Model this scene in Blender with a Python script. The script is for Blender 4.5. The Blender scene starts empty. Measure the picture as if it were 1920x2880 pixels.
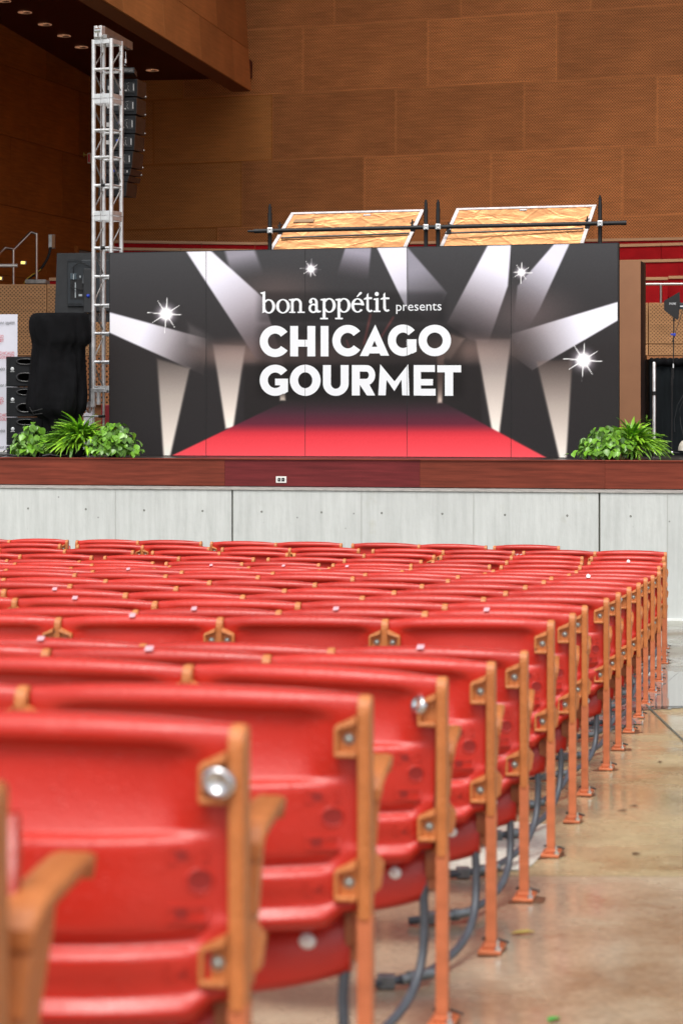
import bpy, bmesh, math, random
import numpy as np
from mathutils import Vector, Matrix, Euler, geometry
random.seed(7); np.random.seed(7)
S = bpy.context.scene
R = math.radians

# ------------------------------------------------------------------ camera, sky, sun, exposure
F = 6700.0; HX = 960.0; HY = 1160.0          # focal length and horizon in photograph pixels
cam_d = bpy.data.cameras.new('camera'); cam = bpy.data.objects.new('camera', cam_d)
S.collection.objects.link(cam); S.camera = cam
cam.location = (0, 0, 0); cam.rotation_euler = (R(90), 0, 0)
cam_d.sensor_fit = 'VERTICAL'; cam_d.sensor_height = 36; cam_d.lens = F/2880*36
cam_d.shift_y = -(1440-HY)/2880
cam_d.clip_start = .1; cam_d.clip_end = 2000
cam_d.dof.use_dof = True; cam_d.dof.focus_distance = 21; cam_d.dof.aperture_fstop = 4.9
W = bpy.data.worlds.new('World'); S.world = W; W.use_nodes = True
nt = W.node_tree; bg = nt.nodes['Background']
sky = nt.nodes.new('ShaderNodeTexSky'); sky.sky_type = 'NISHITA'; sky.sun_disc = False
SUN_EL, SUN_ROT = 62, 190
sky.sun_elevation = R(SUN_EL); sky.sun_rotation = R(SUN_ROT); sky.dust_density = 4; sky.ozone_density = .5
hs = nt.nodes.new('ShaderNodeHueSaturation'); hs.inputs['Saturation'].default_value = .3
nt.links.new(sky.outputs[0], hs.inputs['Color']); nt.links.new(hs.outputs[0], bg.inputs[0])
bg.inputs[1].default_value = .15
sun_d = bpy.data.lights.new('sun', 'SUN'); sun_d.energy = 1.3; sun_d.angle = R(22); sun_d.color = (1, .96, .9)
sun = bpy.data.objects.new('sun', sun_d); S.collection.objects.link(sun)
sd = Vector((math.sin(R(SUN_ROT))*math.cos(R(SUN_EL)), math.cos(R(SUN_ROT))*math.cos(R(SUN_EL)), math.sin(R(SUN_EL))))
sun.rotation_euler = (-sd).to_track_quat('-Z', 'Y').to_euler()
S.view_settings.view_transform = 'Standard'; S.view_settings.look = 'None'
S.view_settings.exposure = .55; S.view_settings.gamma = 1; S.view_settings.use_curve_mapping = False

# ------------------------------------------------------------------ helpers
def s2l(c): return tuple((x/12.92 if x <= .04045 else ((x+.055)/1.055)**2.4) for x in (v/255 for v in c))
def P(px, py, d): return Vector(((px-HX)/F*d, d, (HY-py)/F*d))
def pd(px, d0, t): return d0/(1+t*(px-HX)/F)         # depth of the wall Y = d0 - t X at a pixel column
def PW(px, py, d0, t): return P(px, py, pd(px, d0, t))
MATS = {}
def mat(name, col, rough=.5, metal=0, var=.0, vscale=3., bump=0., bscale=60., coat=0., spec=.5, stretch=(1,1,1), col2=None, rvar=0.):
    if name in MATS: return MATS[name]
    m = bpy.data.materials.new(name); m.use_nodes = True; MATS[name] = m
    n, l = m.node_tree.nodes, m.node_tree.links; b = n['Principled BSDF']
    b.inputs['Base Color'].default_value = (*col, 1); b.inputs['Roughness'].default_value = rough
    b.inputs['Metallic'].default_value = metal; b.inputs['Coat Weight'].default_value = coat; b.inputs['Coat Roughness'].default_value = .15
    b.inputs['Specular IOR Level'].default_value = spec
    tc = n.new('ShaderNodeTexCoord'); mp = n.new('ShaderNodeMapping'); l.new(tc.outputs['Object'], mp.inputs[0])
    mp.inputs['Scale'].default_value = stretch
    if var or col2:
        nz = n.new('ShaderNodeTexNoise'); nz.inputs['Scale'].default_value = vscale; nz.inputs['Detail'].default_value = 6
        nz.inputs['Roughness'].default_value = .6; l.new(mp.outputs[0], nz.inputs[0])
        rp = n.new('ShaderNodeValToRGB'); rp.color_ramp.elements[0].position = .3; rp.color_ramp.elements[1].position = .7
        c2 = col2 or tuple(c*(1+var) for c in col); c1 = col if col2 else tuple(c*(1-var) for c in col)
        rp.color_ramp.elements[0].color = (*c1, 1); rp.color_ramp.elements[1].color = (*c2, 1)
        l.new(nz.outputs[0], rp.inputs[0]); l.new(rp.outputs[0], b.inputs['Base Color'])
        if rvar:
            mr = n.new('ShaderNodeMapRange'); l.new(nz.outputs[0], mr.inputs[0]); mr.inputs[1].default_value = .3; mr.inputs[2].default_value = .7
            mr.inputs[3].default_value = rough-rvar; mr.inputs[4].default_value = rough+rvar; l.new(mr.outputs[0], b.inputs['Roughness'])
    if bump:
        nb = n.new('ShaderNodeTexNoise'); nb.inputs['Scale'].default_value = bscale; nb.inputs['Detail'].default_value = 4
        l.new(mp.outputs[0], nb.inputs[0]); bp = n.new('ShaderNodeBump'); bp.inputs['Strength'].default_value = bump; bp.inputs['Distance'].default_value = .01
        l.new(nb.outputs[0], bp.inputs['Height']); l.new(bp.outputs[0], b.inputs['Normal'])
    return m
def N(m): return m.node_tree.nodes, m.node_tree.links, m.node_tree.nodes['Principled BSDF']

class MB:
    def __init__(s): s.v = []; s.f = []; s.mi = []; s.sm = []
    def add(s, vs, fs, mi=0, smooth=False):
        o = len(s.v); s.v += [tuple(v) for v in vs]; s.f += [tuple(i+o for i in f) for f in fs]
        s.mi += [mi]*len(fs); s.sm += [smooth]*len(fs); return s
    def box(s, lo, hi, mi=0, M=None):
        x0,y0,z0 = lo; x1,y1,z1 = hi
        vs = [Vector(p) for p in ((x0,y0,z0),(x1,y0,z0),(x1,y1,z0),(x0,y1,z0),(x0,y0,z1),(x1,y0,z1),(x1,y1,z1),(x0,y1,z1))]
        if M: vs = [M@v for v in vs]
        return s.add(vs, [(0,3,2,1),(4,5,6,7),(0,1,5,4),(1,2,6,5),(2,3,7,6),(3,0,4,7)], mi)
    def bbox(s, lo, hi, b=.003, mi=0, M=None):      # box with chamfered edges
        bm = bmesh.new(); bmesh.ops.create_cube(bm, size=1)
        for v in bm.verts: v.co = Vector([(lo[i]+hi[i])/2+v.co[i]*(hi[i]-lo[i]) for i in range(3)])
        bmesh.ops.bevel(bm, geom=bm.edges[:], offset=b, segments=2, affect='EDGES', profile=.5)
        vs = [M@v.co if M else v.co.copy() for v in bm.verts]; fs = [[v.index for v in f.verts] for f in bm.faces]; bm.free()
        return s.add(vs, fs, mi, False)
    def hexa(s, b4, t4, mi=0):
        return s.add(list(b4)+list(t4), [(0,3,2,1),(4,5,6,7),(0,1,5,4),(1,2,6,5),(2,3,7,6),(3,0,4,7)], mi)
    def tube(s, pts, r, n=10, mi=0, caps=True, radii=None):
        pts = [Vector(p) for p in pts]; rings = []
        up = Vector((0,0,1)); vs = []; fs = []
        for i, p in enumerate(pts):
            t = (pts[min(i+1,len(pts)-1)]-pts[max(i-1,0)]).normalized()
            a = t.cross(up)
            if a.length < .05: a = t.cross(Vector((0,1,0)))
            a.normalize(); b = t.cross(a).normalized(); rr = radii[i] if radii else r
            for k in range(n):
                th = 2*math.pi*k/n; vs.append(p+a*math.cos(th)*rr+b*math.sin(th)*rr)
        for i in range(len(pts)-1):
            for k in range(n):
                fs.append((i*n+k, i*n+(k+1)%n, (i+1)*n+(k+1)%n, (i+1)*n+k))
        s.add(vs, fs, mi, True)
        if caps:
            m = (len(pts)-1)*n
            s.add(vs[:n], [tuple(range(n))[::-1]], mi); s.add(vs[m:], [tuple(range(n))], mi)
        return s
    def dome(s, c, axis, r, h, n=12, mi=0):          # shallow dome, a bolt or rivet head
        c = Vector(c); ax = Vector(axis).normalized(); a = ax.orthogonal().normalized(); b = ax.cross(a); vs = []; fs = []
        for j in range(4):
            ph = j/4*math.pi/2
            for k in range(n):
                th = 2*math.pi*k/n; vs.append(c+(a*math.cos(th)+b*math.sin(th))*r*math.cos(ph)+ax*h*math.sin(ph))
        vs.append(c+ax*h)
        for j in range(3):
            for k in range(n): fs.append((j*n+k, j*n+(k+1)%n, (j+1)*n+(k+1)%n, (j+1)*n+k))
        for k in range(n): fs.append((3*n+k, 3*n+(k+1)%n, 4*n))
        return s.add(vs, fs, mi, True)
    def grid(s, rows, mi=0, smooth=True, close=False):
        n = len(rows[0]); vs = [p for r in rows for p in r]; fs = []
        for i in range(len(rows)-1):
            for k in range(n-(0 if close else 1)):
                fs.append((i*n+k, i*n+(k+1)%n, (i+1)*n+(k+1)%n, (i+1)*n+k))
        return s.add(vs, fs, mi, smooth)
    def prism(s, poly, h0, h1, fn, mi=0):            # polygon (2-D) extruded between h0 and h1, fn maps (a,b,h) to 3-D
        n = len(poly); vs = [fn(a,b,h0) for a,b in poly]+[fn(a,b,h1) for a,b in poly]
        fs = [(i,(i+1)%n,n+(i+1)%n,n+i) for i in range(n)]+[tuple(range(n))[::-1], tuple(range(n,2*n))]
        return s.add(vs, fs, mi)
    def mesh(s, name, mats):
        me = bpy.data.meshes.new(name); me.from_pydata(s.v, [], s.f)
        for m in (mats if isinstance(mats, (list,tuple)) else [mats]): me.materials.append(m)
        me.polygons.foreach_set('material_index', s.mi); me.polygons.foreach_set('use_smooth', s.sm); me.update()
        bm = bmesh.new(); bm.from_mesh(me); bmesh.ops.recalc_face_normals(bm, faces=bm.faces); bm.to_mesh(me); bm.free()
        return me
def link(name, me, parent=None, loc=None, M=None):
    o = bpy.data.objects.new(name, me); S.collection.objects.link(o)
    if parent: o.parent = parent
    if M is not None: o.matrix_local = M
    if loc is not None: o.location = loc
    return o
def obj(name, mb, mats, parent=None, loc=None, M=None): return link(name, mb.mesh(name, mats), parent, loc, M)
def tag(o, label, cat, group=None):
    o['label'] = label; o['category'] = cat
    if group: o['group'] = group
    return o
def thing(name, label, cat, loc=(0,0,0), rz=0, group=None):
    o = bpy.data.objects.new(name, None); o.empty_display_size = .1; S.collection.objects.link(o)
    o.location = loc; o.rotation_euler = (0,0,rz); return tag(o, label, cat, group)
def struct(o): o['kind'] = 'structure'; return o
def stuff(o): o['kind'] = 'stuff'; return o
def wall_frame(px, z, d0, t):       # frame on the wall Y=d0-tX: x along it, y away from camera, z up
    p = PW(px, HY, d0, t); th = -math.atan(t)
    return Matrix.Translation((p.x, p.y, z))@Matrix.Rotation(th, 4, 'Z')
def text_mesh(txt, width, height=None, font_shear=0):
    c = bpy.data.curves.new('text', 'FONT'); c.body = txt; c.align_x = 'LEFT'; c.resolution_u = 3
    o = bpy.data.objects.new('text', c); S.collection.objects.link(o)
    dg = bpy.context.evaluated_depsgraph_get(); me = bpy.data.meshes.new_from_object(o.evaluated_get(dg))
    bpy.data.objects.remove(o); bpy.data.curves.remove(c)
    co = np.array([v.co[:] for v in me.vertices]); mn, mx = co.min(0), co.max(0)
    vs = []
    for v in co:
        x = (v[0]-mn[0])/(mx[0]-mn[0])*width; y = (v[1]-mn[1])/(mx[1]-mn[1])*(height or width*(mx[1]-mn[1])/(mx[0]-mn[0]))
        vs.append((x, 0, y))
    fs = [tuple(p.vertices) for p in me.polygons]; bpy.data.meshes.remove(me)
    return vs, fs

ORD = ['zeroth','first','second','third','fourth','fifth','sixth','seventh','eighth','ninth','tenth','eleventh','twelfth','thirteenth','fourteenth','fifteenth','sixteenth','seventeenth','eighteenth','nineteenth','twentieth','twenty-first','twenty-second']

# ------------------------------------------------------------------ materials
M_red = mat('red_plastic', (.47,.020,.010), .33, spec=.42, var=.10, vscale=2.5, bump=.12, bscale=300, coat=.12, rvar=.08)
M_orange = mat('orange_cast_iron', (.50,.165,.045), .42, var=.16, vscale=14, bump=.35, bscale=120, rvar=.1)
M_leg = mat('orange_leg_paint', (.52,.15,.06), .42, var=.14, vscale=8, bump=.25, bscale=120, rvar=.1)
M_dark_iron = mat('dark_iron', (.12,.03,.02), .5, var=.2, vscale=10)
M_steel = mat('bright_steel', (.75,.75,.76), .25, 1, var=.1, vscale=20)
M_alu = mat('aluminium', (.80,.81,.82), .42, .75, var=.14, vscale=9, bump=.15, bscale=60, rvar=.12)
M_alu_dark = mat('aged_aluminium', (.38,.37,.36), .42, .9, var=.2, vscale=9)
M_black = mat('black_metal', (.010,.010,.011), .6, var=.3, vscale=8)
M_plastic = mat('black_plastic', (.022,.024,.027), .5, var=.25, vscale=6, bump=.1, bscale=200)
M_panelgrey = mat('slate_plastic', (.020,.026,.032), .55, var=.2, vscale=6)
M_cloth = mat('black_cloth', (.006,.006,.007), .95, var=.4, vscale=5, bump=.4, bscale=140, spec=.1)
M_drape = mat('black_drape', (.006,.009,.011), .85, var=.4, vscale=4, bump=.4, bscale=100, spec=.2)
def wear(m, dark, amt, sc, lo=.66, hi=.70, rnd_=.14):
    n, l, b = N(m); cur = b.inputs['Base Color'].links[0].from_socket; tc = n.new('ShaderNodeTexCoord'); oi = n.new('ShaderNodeObjectInfo')
    va = n.new('ShaderNodeVectorMath'); va.operation = 'ADD'; l.new(tc.outputs['Object'], va.inputs[0])
    cx = n.new('ShaderNodeCombineXYZ'); mu = n.new('ShaderNodeMath'); mu.operation = 'MULTIPLY'; l.new(oi.outputs['Random'], mu.inputs[0]); mu.inputs[1].default_value = 37
    for q in range(3): l.new(mu.outputs[0], cx.inputs[q])
    l.new(cx.outputs[0], va.inputs[1])
    nz = n.new('ShaderNodeTexNoise'); nz.inputs['Scale'].default_value = sc; nz.inputs['Detail'].default_value = 8; nz.inputs['Roughness'].default_value = .7; l.new(va.outputs[0], nz.inputs[0])
    mr = n.new('ShaderNodeMapRange'); l.new(nz.outputs[0], mr.inputs[0]); mr.inputs[1].default_value = lo; mr.inputs[2].default_value = hi; mr.inputs[4].default_value = amt
    sc_ = n.new('ShaderNodeMapRange'); l.new(oi.outputs['Random'], sc_.inputs[0]); sc_.inputs[3].default_value = 1-rnd_; sc_.inputs[4].default_value = 1+rnd_*.6
    m1 = n.new('ShaderNodeMix'); m1.data_type = 'RGBA'; m1.blend_type = 'MULTIPLY'; m1.inputs[0].default_value = 1; l.new(cur, m1.inputs[6]); l.new(sc_.outputs[0], m1.inputs[7])
    m2 = n.new('ShaderNodeMix'); m2.data_type = 'RGBA'; l.new(mr.outputs[0], m2.inputs[0]); l.new(m1.outputs[2], m2.inputs[6]); m2.inputs[7].default_value = (*dark,1); l.new(m2.outputs[2], b.inputs['Base Color'])
wear(M_red, (.60,.10,.08), .5, 9, .60, .74); wear(M_orange, (.16,.06,.03), .8, 30, .64, .68, .10); wear(M_leg, (.20,.07,.04), .8, 26, .64, .68, .10)
n_,l_,b_ = N(M_red); vo_ = n_.new('ShaderNodeTexVoronoi'); vo_.inputs['Scale'].default_value = 85; tc_ = n_.new('ShaderNodeTexCoord'); l_.new(tc_.outputs['Object'], vo_.inputs['Vector'])
mr_ = n_.new('ShaderNodeMapRange'); l_.new(vo_.outputs['Distance'], mr_.inputs[0]); mr_.inputs[1].default_value = .16; mr_.inputs[2].default_value = .30; mr_.inputs[3].default_value = 1; mr_.inputs[4].default_value = 0
bp_ = n_.new('ShaderNodeBump'); bp_.inputs['Strength'].default_value = .5; bp_.inputs['Distance'].default_value = .0015; l_.new(mr_.outputs[0], bp_.inputs['Height']); l_.new(b_.inputs['Normal'].links[0].from_socket, bp_.inputs['Normal']); l_.new(bp_.outputs[0], b_.inputs['Normal'])
M_white = mat('white_vinyl', (.78,.80,.83), .5, spec=.3)
M_paper = mat('white_sticker', (.60,.33,.38), .5, var=.35, vscale=120)
M_banner = mat('banner_fabric', (.66,.66,.74), .7, var=.05, vscale=3)
M_redprint = mat('red_print', (.55,.004,.02), .6)
M_greyprint = mat('grey_print', (.08,.085,.09), .6)
M_conduit = mat('grey_conduit', (.06,.07,.085), .45, var=.2, vscale=20)
M_cap = mat('oak_rail', (.50,.27,.13), .45, var=.15, vscale=6, stretch=(.3,4,4))
M_redfab = mat('red_fabric', (.33,.005,.008), .8, var=.15, vscale=4, bump=.2, bscale=300, spec=.15)
M_blue = mat('blue_plastic', (.02,.06,.5), .4)
M_gap = mat('panel_backing', (.24,.095,.034), .9)  # wood-toned backing seen through the panel joints
M_soil = mat('black_pot', (.01,.01,.01), .6)

def wood(name, col, perf=0, hole=.25, pitch=.042, rough=.6, grain=(.6,5,9), var=.22, light=None):
    m = mat(name, col, rough, var=var, vscale=3, stretch=grain, spec=.2)
    n, l, b = N(m); cur = b.inputs['Base Color'].links[0].from_socket
    tc = n.new('ShaderNodeTexCoord')
    # large soft blotches and a tint per panel
    big = n.new('ShaderNodeTexNoise'); big.inputs['Scale'].default_value = 1.1; big.inputs['Detail'].default_value = 3
    l.new(tc.outputs['Object'], big.inputs[0])
    oi = n.new('ShaderNodeObjectInfo'); ad = n.new('ShaderNodeMath'); ad.operation = 'MULTIPLY_ADD'
    l.new(oi.outputs['Random'], ad.inputs[0]); ad.inputs[1].default_value = .30
    mr = n.new('ShaderNodeMapRange'); l.new(big.outputs[0], mr.inputs[0]); mr.inputs[1].default_value = .3; mr.inputs[2].default_value = .7
    mr.inputs[3].default_value = .72; mr.inputs[4].default_value = .98; l.new(mr.outputs[0], ad.inputs[2])
    mx = n.new('ShaderNodeMix'); mx.data_type = 'RGBA'; mx.blend_type = 'MULTIPLY'; mx.inputs[0].default_value = 1
    l.new(cur, mx.inputs[6]); l.new(ad.outputs[0], mx.inputs[7]); cur = mx.outputs[2]
    if perf:
        sp = n.new('ShaderNodeSeparateXYZ'); l.new(tc.outputs['Object'], sp.inputs[0])
        cb = n.new('ShaderNodeCombineXYZ'); l.new(sp.outputs[0], cb.inputs[0]); l.new(sp.outputs[2], cb.inputs[1])
        mp = n.new('ShaderNodeMapping'); mp.inputs['Rotation'].default_value = (0,0,R(45)); mp.inputs['Scale'].default_value = (1/pitch*1.414,)*3
        l.new(cb.outputs[0], mp.inputs[0])
        vo = n.new('ShaderNodeTexVoronoi'); vo.voronoi_dimensions = '2D'; vo.inputs['Scale'].default_value = 1; vo.inputs['Randomness'].default_value = 0
        l.new(mp.outputs[0], vo.inputs['Vector'])
        lt = n.new('ShaderNodeMapRange'); l.new(vo.outputs['Distance'], lt.inputs[0]); lt.inputs[1].default_value = .22; lt.inputs[2].default_value = .34
        lt.inputs[3].default_value = 1; lt.inputs[4].default_value = 0
        gs = n.new('ShaderNodeSeparateXYZ'); l.new(tc.outputs['Generated'], gs.inputs[0]); prod = lt.outputs[0]
        for ax, mg in ((0,.010),(2,.018)):
            a = n.new('ShaderNodeMath'); a.operation = 'SUBTRACT'; l.new(gs.outputs[ax], a.inputs[0]); a.inputs[1].default_value = .5
            c = n.new('ShaderNodeMath'); c.operation = 'ABSOLUTE'; l.new(a.outputs[0], c.inputs[0])
            d = n.new('ShaderNodeMath'); d.operation = 'LESS_THAN'; l.new(c.outputs[0], d.inputs[0]); d.inputs[1].default_value = .5-mg
            e = n.new('ShaderNodeMath'); e.operation = 'MULTIPLY'; l.new(prod, e.inputs[0]); l.new(d.outputs[0], e.inputs[1]); prod = e.outputs[0]
        m2 = n.new('ShaderNodeMix'); m2.data_type = 'RGBA'; l.new(prod, m2.inputs[0]); l.new(cur, m2.inputs[6])
        hc = light if light else tuple(c*hole for c in col)
        m2.inputs[7].default_value = (*hc, 1); cur = m2.outputs[2]
    l.new(cur, b.inputs['Base Color']); return m
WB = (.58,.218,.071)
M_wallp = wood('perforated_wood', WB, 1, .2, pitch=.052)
M_wallp_light = wood('perforated_wood_lit_holes', (.44,.155,.034), 1, light=(.68,.32,.12), pitch=.052)  # pale hole colour paints in a lit backing behind the panels
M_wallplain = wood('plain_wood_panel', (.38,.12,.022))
M_beam = wood('soffit_wood', (.48,.19,.06), var=.1)
M_lowp = wood('perforated_oak', (.52,.275,.125), 1, .25, pitch=.055)
M_lowp2 = wood('open_perforated_oak', (.40,.17,.07), 1, .06, pitch=.075)
M_ceil = mat('maroon_ceiling', (.09,.010,.003), .6, var=.1, vscale=1)
M_mahog = wood('mahogany', (.17,.034,.018), rough=.55, grain=(.5,4,10), var=.35)
M_mahog2 = wood('dark_mahogany', (.12,.016,.017), rough=.55, grain=(.5,4,10), var=.3)
M_floorst = mat('stage_floor_black', (.02,.018,.017), .4, var=.3, vscale=2)
M_slab = mat('brown_board', (.30,.135,.063), .55, var=.08, vscale=3)
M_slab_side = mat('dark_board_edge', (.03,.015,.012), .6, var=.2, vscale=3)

def concrete():
    m = mat('board_marked_concrete', (.53,.55,.535), .75, var=.10, vscale=1.6, stretch=(1,1,.5), bump=.35, bscale=25)
    n, l, b = N(m); cur = b.inputs['Base Color'].links[0].from_socket; tc = n.new('ShaderNodeTexCoord')
    mp = n.new('ShaderNodeMapping'); mp.inputs['Scale'].default_value = (9,9,.7); l.new(tc.outputs['Object'], mp.inputs[0])
    st = n.new('ShaderNodeTexNoise'); st.inputs['Scale'].default_value = 1.5; st.inputs['Detail'].default_value = 8; st.inputs['Roughness'].default_value = .7; l.new(mp.outputs[0], st.inputs[0])
    rp = n.new('ShaderNodeValToRGB'); rp.color_ramp.elements[0].position = .34; rp.color_ramp.elements[0].color = (.62,.64,.62,1); rp.color_ramp.elements[1].position = .58; rp.color_ramp.elements[1].color = (1,1,1,1)
    l.new(st.outputs[0], rp.inputs[0])
    mx = n.new('ShaderNodeMix'); mx.data_type = 'RGBA'; mx.blend_type = 'MULTIPLY'; mx.inputs[0].default_value = .38; l.new(cur, mx.inputs[6]); l.new(rp.outputs[0], mx.inputs[7])
    vo = n.new('ShaderNodeTexVoronoi'); vo.inputs['Scale'].default_value = 5; l.new(tc.outputs['Object'], vo.inputs['Vector'])
    vr = n.new('ShaderNodeMapRange'); l.new(vo.outputs['Distance'], vr.inputs[0]); vr.inputs[1].default_value = .03; vr.inputs[2].default_value = .06; vr.inputs[3].default_value = .5; vr.inputs[4].default_value = 1
    m2 = n.new('ShaderNodeMix'); m2.data_type = 'RGBA'; m2.blend_type = 'MULTIPLY'; m2.inputs[0].default_value = 1; l.new(mx.outputs[2], m2.inputs[6]); l.new(vr.outputs[0], m2.inputs[7])
    # warm blotch stains
    bn = n.new('ShaderNodeTexNoise'); bn.inputs['Scale'].default_value = 2.3; bn.inputs['Detail'].default_value = 5; l.new(tc.outputs['Object'], bn.inputs[0])
    br = n.new('ShaderNodeValToRGB'); br.color_ramp.elements[0].position = .62; br.color_ramp.elements[0].color = (1,1,1,1); br.color_ramp.elements[1].position = .75; br.color_ramp.elements[1].color = (.86,.83,.72,1); l.new(bn.outputs[0], br.inputs[0])
    m3 = n.new('ShaderNodeMix'); m3.data_type = 'RGBA'; m3.blend_type = 'MULTIPLY'; m3.inputs[0].default_value = 1; l.new(m2.outputs[2], m3.inputs[6]); l.new(br.outputs[0], m3.inputs[7])
    l.new(m3.outputs[2], b.inputs['Base Color']); return m
M_conc = concrete()
M_ledge = mat('dirty_concrete_ledge', (.30,.29,.27), .8, var=.35, vscale=5, stretch=(2,1,1), bump=.4, bscale=40)
M_joint = mat('joint_filler', (.10,.10,.08), .9)

def wetfloor(name, c1, c2, lo=.06, hi=.42, sc=.9):
    m = mat(name, c1, .3, col2=c2, var=.1, vscale=1.3, bump=.05, bscale=80)
    n, l, b = N(m); tc = n.new('ShaderNodeTexCoord')
    mp = n.new('ShaderNodeMapping'); mp.inputs['Scale'].default_value = (1,.8,1); l.new(tc.outputs['Object'], mp.inputs[0])
    nz = n.new('ShaderNodeTexNoise'); nz.inputs['Scale'].default_value = sc; nz.inputs['Detail'].default_value = 7; nz.inputs['Roughness'].default_value = .62; l.new(mp.outputs[0], nz.inputs[0])
    mr = n.new('ShaderNodeMapRange'); l.new(nz.outputs[0], mr.inputs[0]); mr.inputs[1].default_value = .42; mr.inputs[2].default_value = .62
    mr.inputs[3].default_value = lo; mr.inputs[4].default_value = hi; l.new(mr.outputs[0], b.inputs['Roughness'])
    # fine speckle
    cur = b.inputs['Base Color'].links[0].from_socket
    sp = n.new('ShaderNodeTexNoise'); sp.inputs['Scale'].default_value = 45; sp.inputs['Detail'].default_value = 3; l.new(tc.outputs['Object'], sp.inputs[0])
    sr = n.new('ShaderNodeMapRange'); l.new(sp.outputs[0], sr.inputs[0]); sr.inputs[1].default_value = .3; sr.inputs[2].default_value = .7; sr.inputs[3].default_value = .8; sr.inputs[4].default_value = 1.15
    mx = n.new('ShaderNodeMix'); mx.data_type = 'RGBA'; mx.blend_type = 'MULTIPLY'; mx.inputs[0].default_value = 1; l.new(cur, mx.inputs[6]); l.new(sr.outputs[0], mx.inputs[7])
    st = n.new('ShaderNodeTexNoise'); st.inputs['Scale'].default_value = .55; st.inputs['Detail'].default_value = 9; st.inputs['Roughness'].default_value = .68; l.new(mp.outputs[0], st.inputs[0])
    sr2 = n.new('ShaderNodeValToRGB'); e = sr2.color_ramp.elements; e[0].position = .36; e[0].color = (.66,.54,.46,1); e[1].position = .47; e[1].color = (1,1,1,1); l.new(st.outputs[0], sr2.inputs[0])
    m4 = n.new('ShaderNodeMix'); m4.data_type = 'RGBA'; m4.blend_type = 'MULTIPLY'; m4.inputs[0].default_value = 1; l.new(mx.outputs[2], m4.inputs[6]); l.new(sr2.outputs[0], m4.inputs[7])
    l.new(m4.outputs[2], b.inputs['Base Color']); return m
M_tan = wetfloor('wet_tan_concrete', (.33,.265,.145), (.49,.415,.25))
M_rust = wetfloor('wet_rusty_concrete', (.32,.235,.155), (.49,.42,.30))
M_grey = wetfloor('damp_grey_concrete', (.27,.27,.225), (.36,.36,.31), .2, .55)
M_pale = wetfloor('pale_concrete_patch', (.50,.49,.42), (.58,.57,.50), .3, .6)
M_water = mat('puddle_water', (.30,.30,.28), .03, spec=.9, bump=.03, bscale=6)

# ------------------------------------------------------------------ floor (slopes down to the stage)
SL = .0358; FZ = -1.274
def fz(y): return FZ-SL*y
def fpt(px, py): d = -FZ*F/(py-1400); return Vector(((px-HX)/F*d, d, fz(d)))
g = MB(); g.box((-400,-300,-4.3),(400,500,-4.2)); struct(obj('ground', g, mat('ground_grass', (.05,.07,.03), .9, var=.3, vscale=.5)))
def quad_floor(name, y0, y1, x0, x1, m, lift):
    b = MB(); ys = (y0, y1)
    for i in range(1):
        b.hexa([(x0,y0,fz(y0)-.3),(x1,y0,fz(y0)-.3),(x1,y1,fz(y1)-.3),(x0,y1,fz(y1)-.3)], [(x0,y0,fz(y0)+lift),(x1,y0,fz(y0)+lift),(x1,y1,fz(y1)+lift),(x0,y1,fz(y1)+lift)])
    return struct(obj(name, b, m))
CT = .24                                               # direction of the stage front
y_j1 = fpt(1500,2465).y; y_j2 = fpt(1900,1886).y
# slabs run parallel to the seat rows; joints 12 mm wide
def slab(name, a, b_, m, lift=0.0, x0=-14, x1=16, g=.006):
    b = MB(); t = CT if b_ > 14 else .02
    ta = CT if a > 14 else .02
    c = [(x0, a+g-ta*(x0-1.2)), (x1, a+g-ta*(x1-1.2)), (x1, b_-g-t*(x1-1.2)), (x0, b_-g-t*(x0-1.2))]
    b.hexa([(x,y,fz(y)-.25) for x,y in c], [(x,y,fz(y)+lift) for x,y in c]); return struct(obj(name, b, m))
slab('floor', -12, y_j1, M_rust)
y_j2c = y_j2
slab('floor', y_j1, y_j2c, M_tan)
slab('floor', y_j2c, 33, M_grey)
b = MB(); b.hexa([(-14,-12,fz(-12)-.35),(16,-12,fz(-12)-.35),(16,32,fz(32)-.35),(-14,32,fz(32)-.35)], [(-14,-12,fz(-12)-.03),(16,-12,fz(-12)-.03),(16,32,fz(32)-.03),(-14,32,fz(32)-.03)])
struct(obj('floor_base', b, mat('dark_joint', (.05,.045,.03), .9)))
def sheet(name, pts, m, lift):
    b = MB(); b.add([(p.x,p.y,p.z+lift) for p in pts], [tuple(range(len(pts)))]); return struct(obj(name, b, m))
def blob(pts, n=6, amp=.02):
    out = []
    for i, p in enumerate(pts):
        q = pts[(i+1) % len(pts)]
        for k in range(n):
            r = p.lerp(q, k/n); a = amp*(1+.05*r.y)
            x = r.x+random.uniform(-a,a); y = r.y+random.uniform(-a,a)*2; out.append(Vector((x,y,fz(y))))
    return out
sheet('puddle', blob([fpt(1350,1990), fpt(1760,1999), fpt(1800,1990), fpt(1850,1996), fpt(1990,1988), fpt(2100,1960), fpt(2060,1895), fpt(1900,1891), fpt(1700,1893), fpt(1350,1895)], 12, .03), M_water, .004)
sheet('puddle', blob([fpt(1560,2050), fpt(1700,2062), fpt(1800,2035), fpt(1790,2012), fpt(1700,2004), fpt(1580,2004)], 9, .03), M_water, .004)
sheet('floor_patch', blob([fpt(1080,2450), fpt(1480,2452), fpt(1530,2400), fpt(1560,2322), fpt(1300,2300), fpt(1060,2330)], 3, .006), M_pale, .004)
# saw-cut joint running diagonally to the right
b = MB(); p, q = fpt(1790,1960), fpt(2010,2170); w = Vector((.006,0,0))
b.add([p-w, p+w, q+w, q-w], [(0,1,2,3)]); o = obj('floor_joint', b, M_joint); o.location.z = .005; struct(o)
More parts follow.
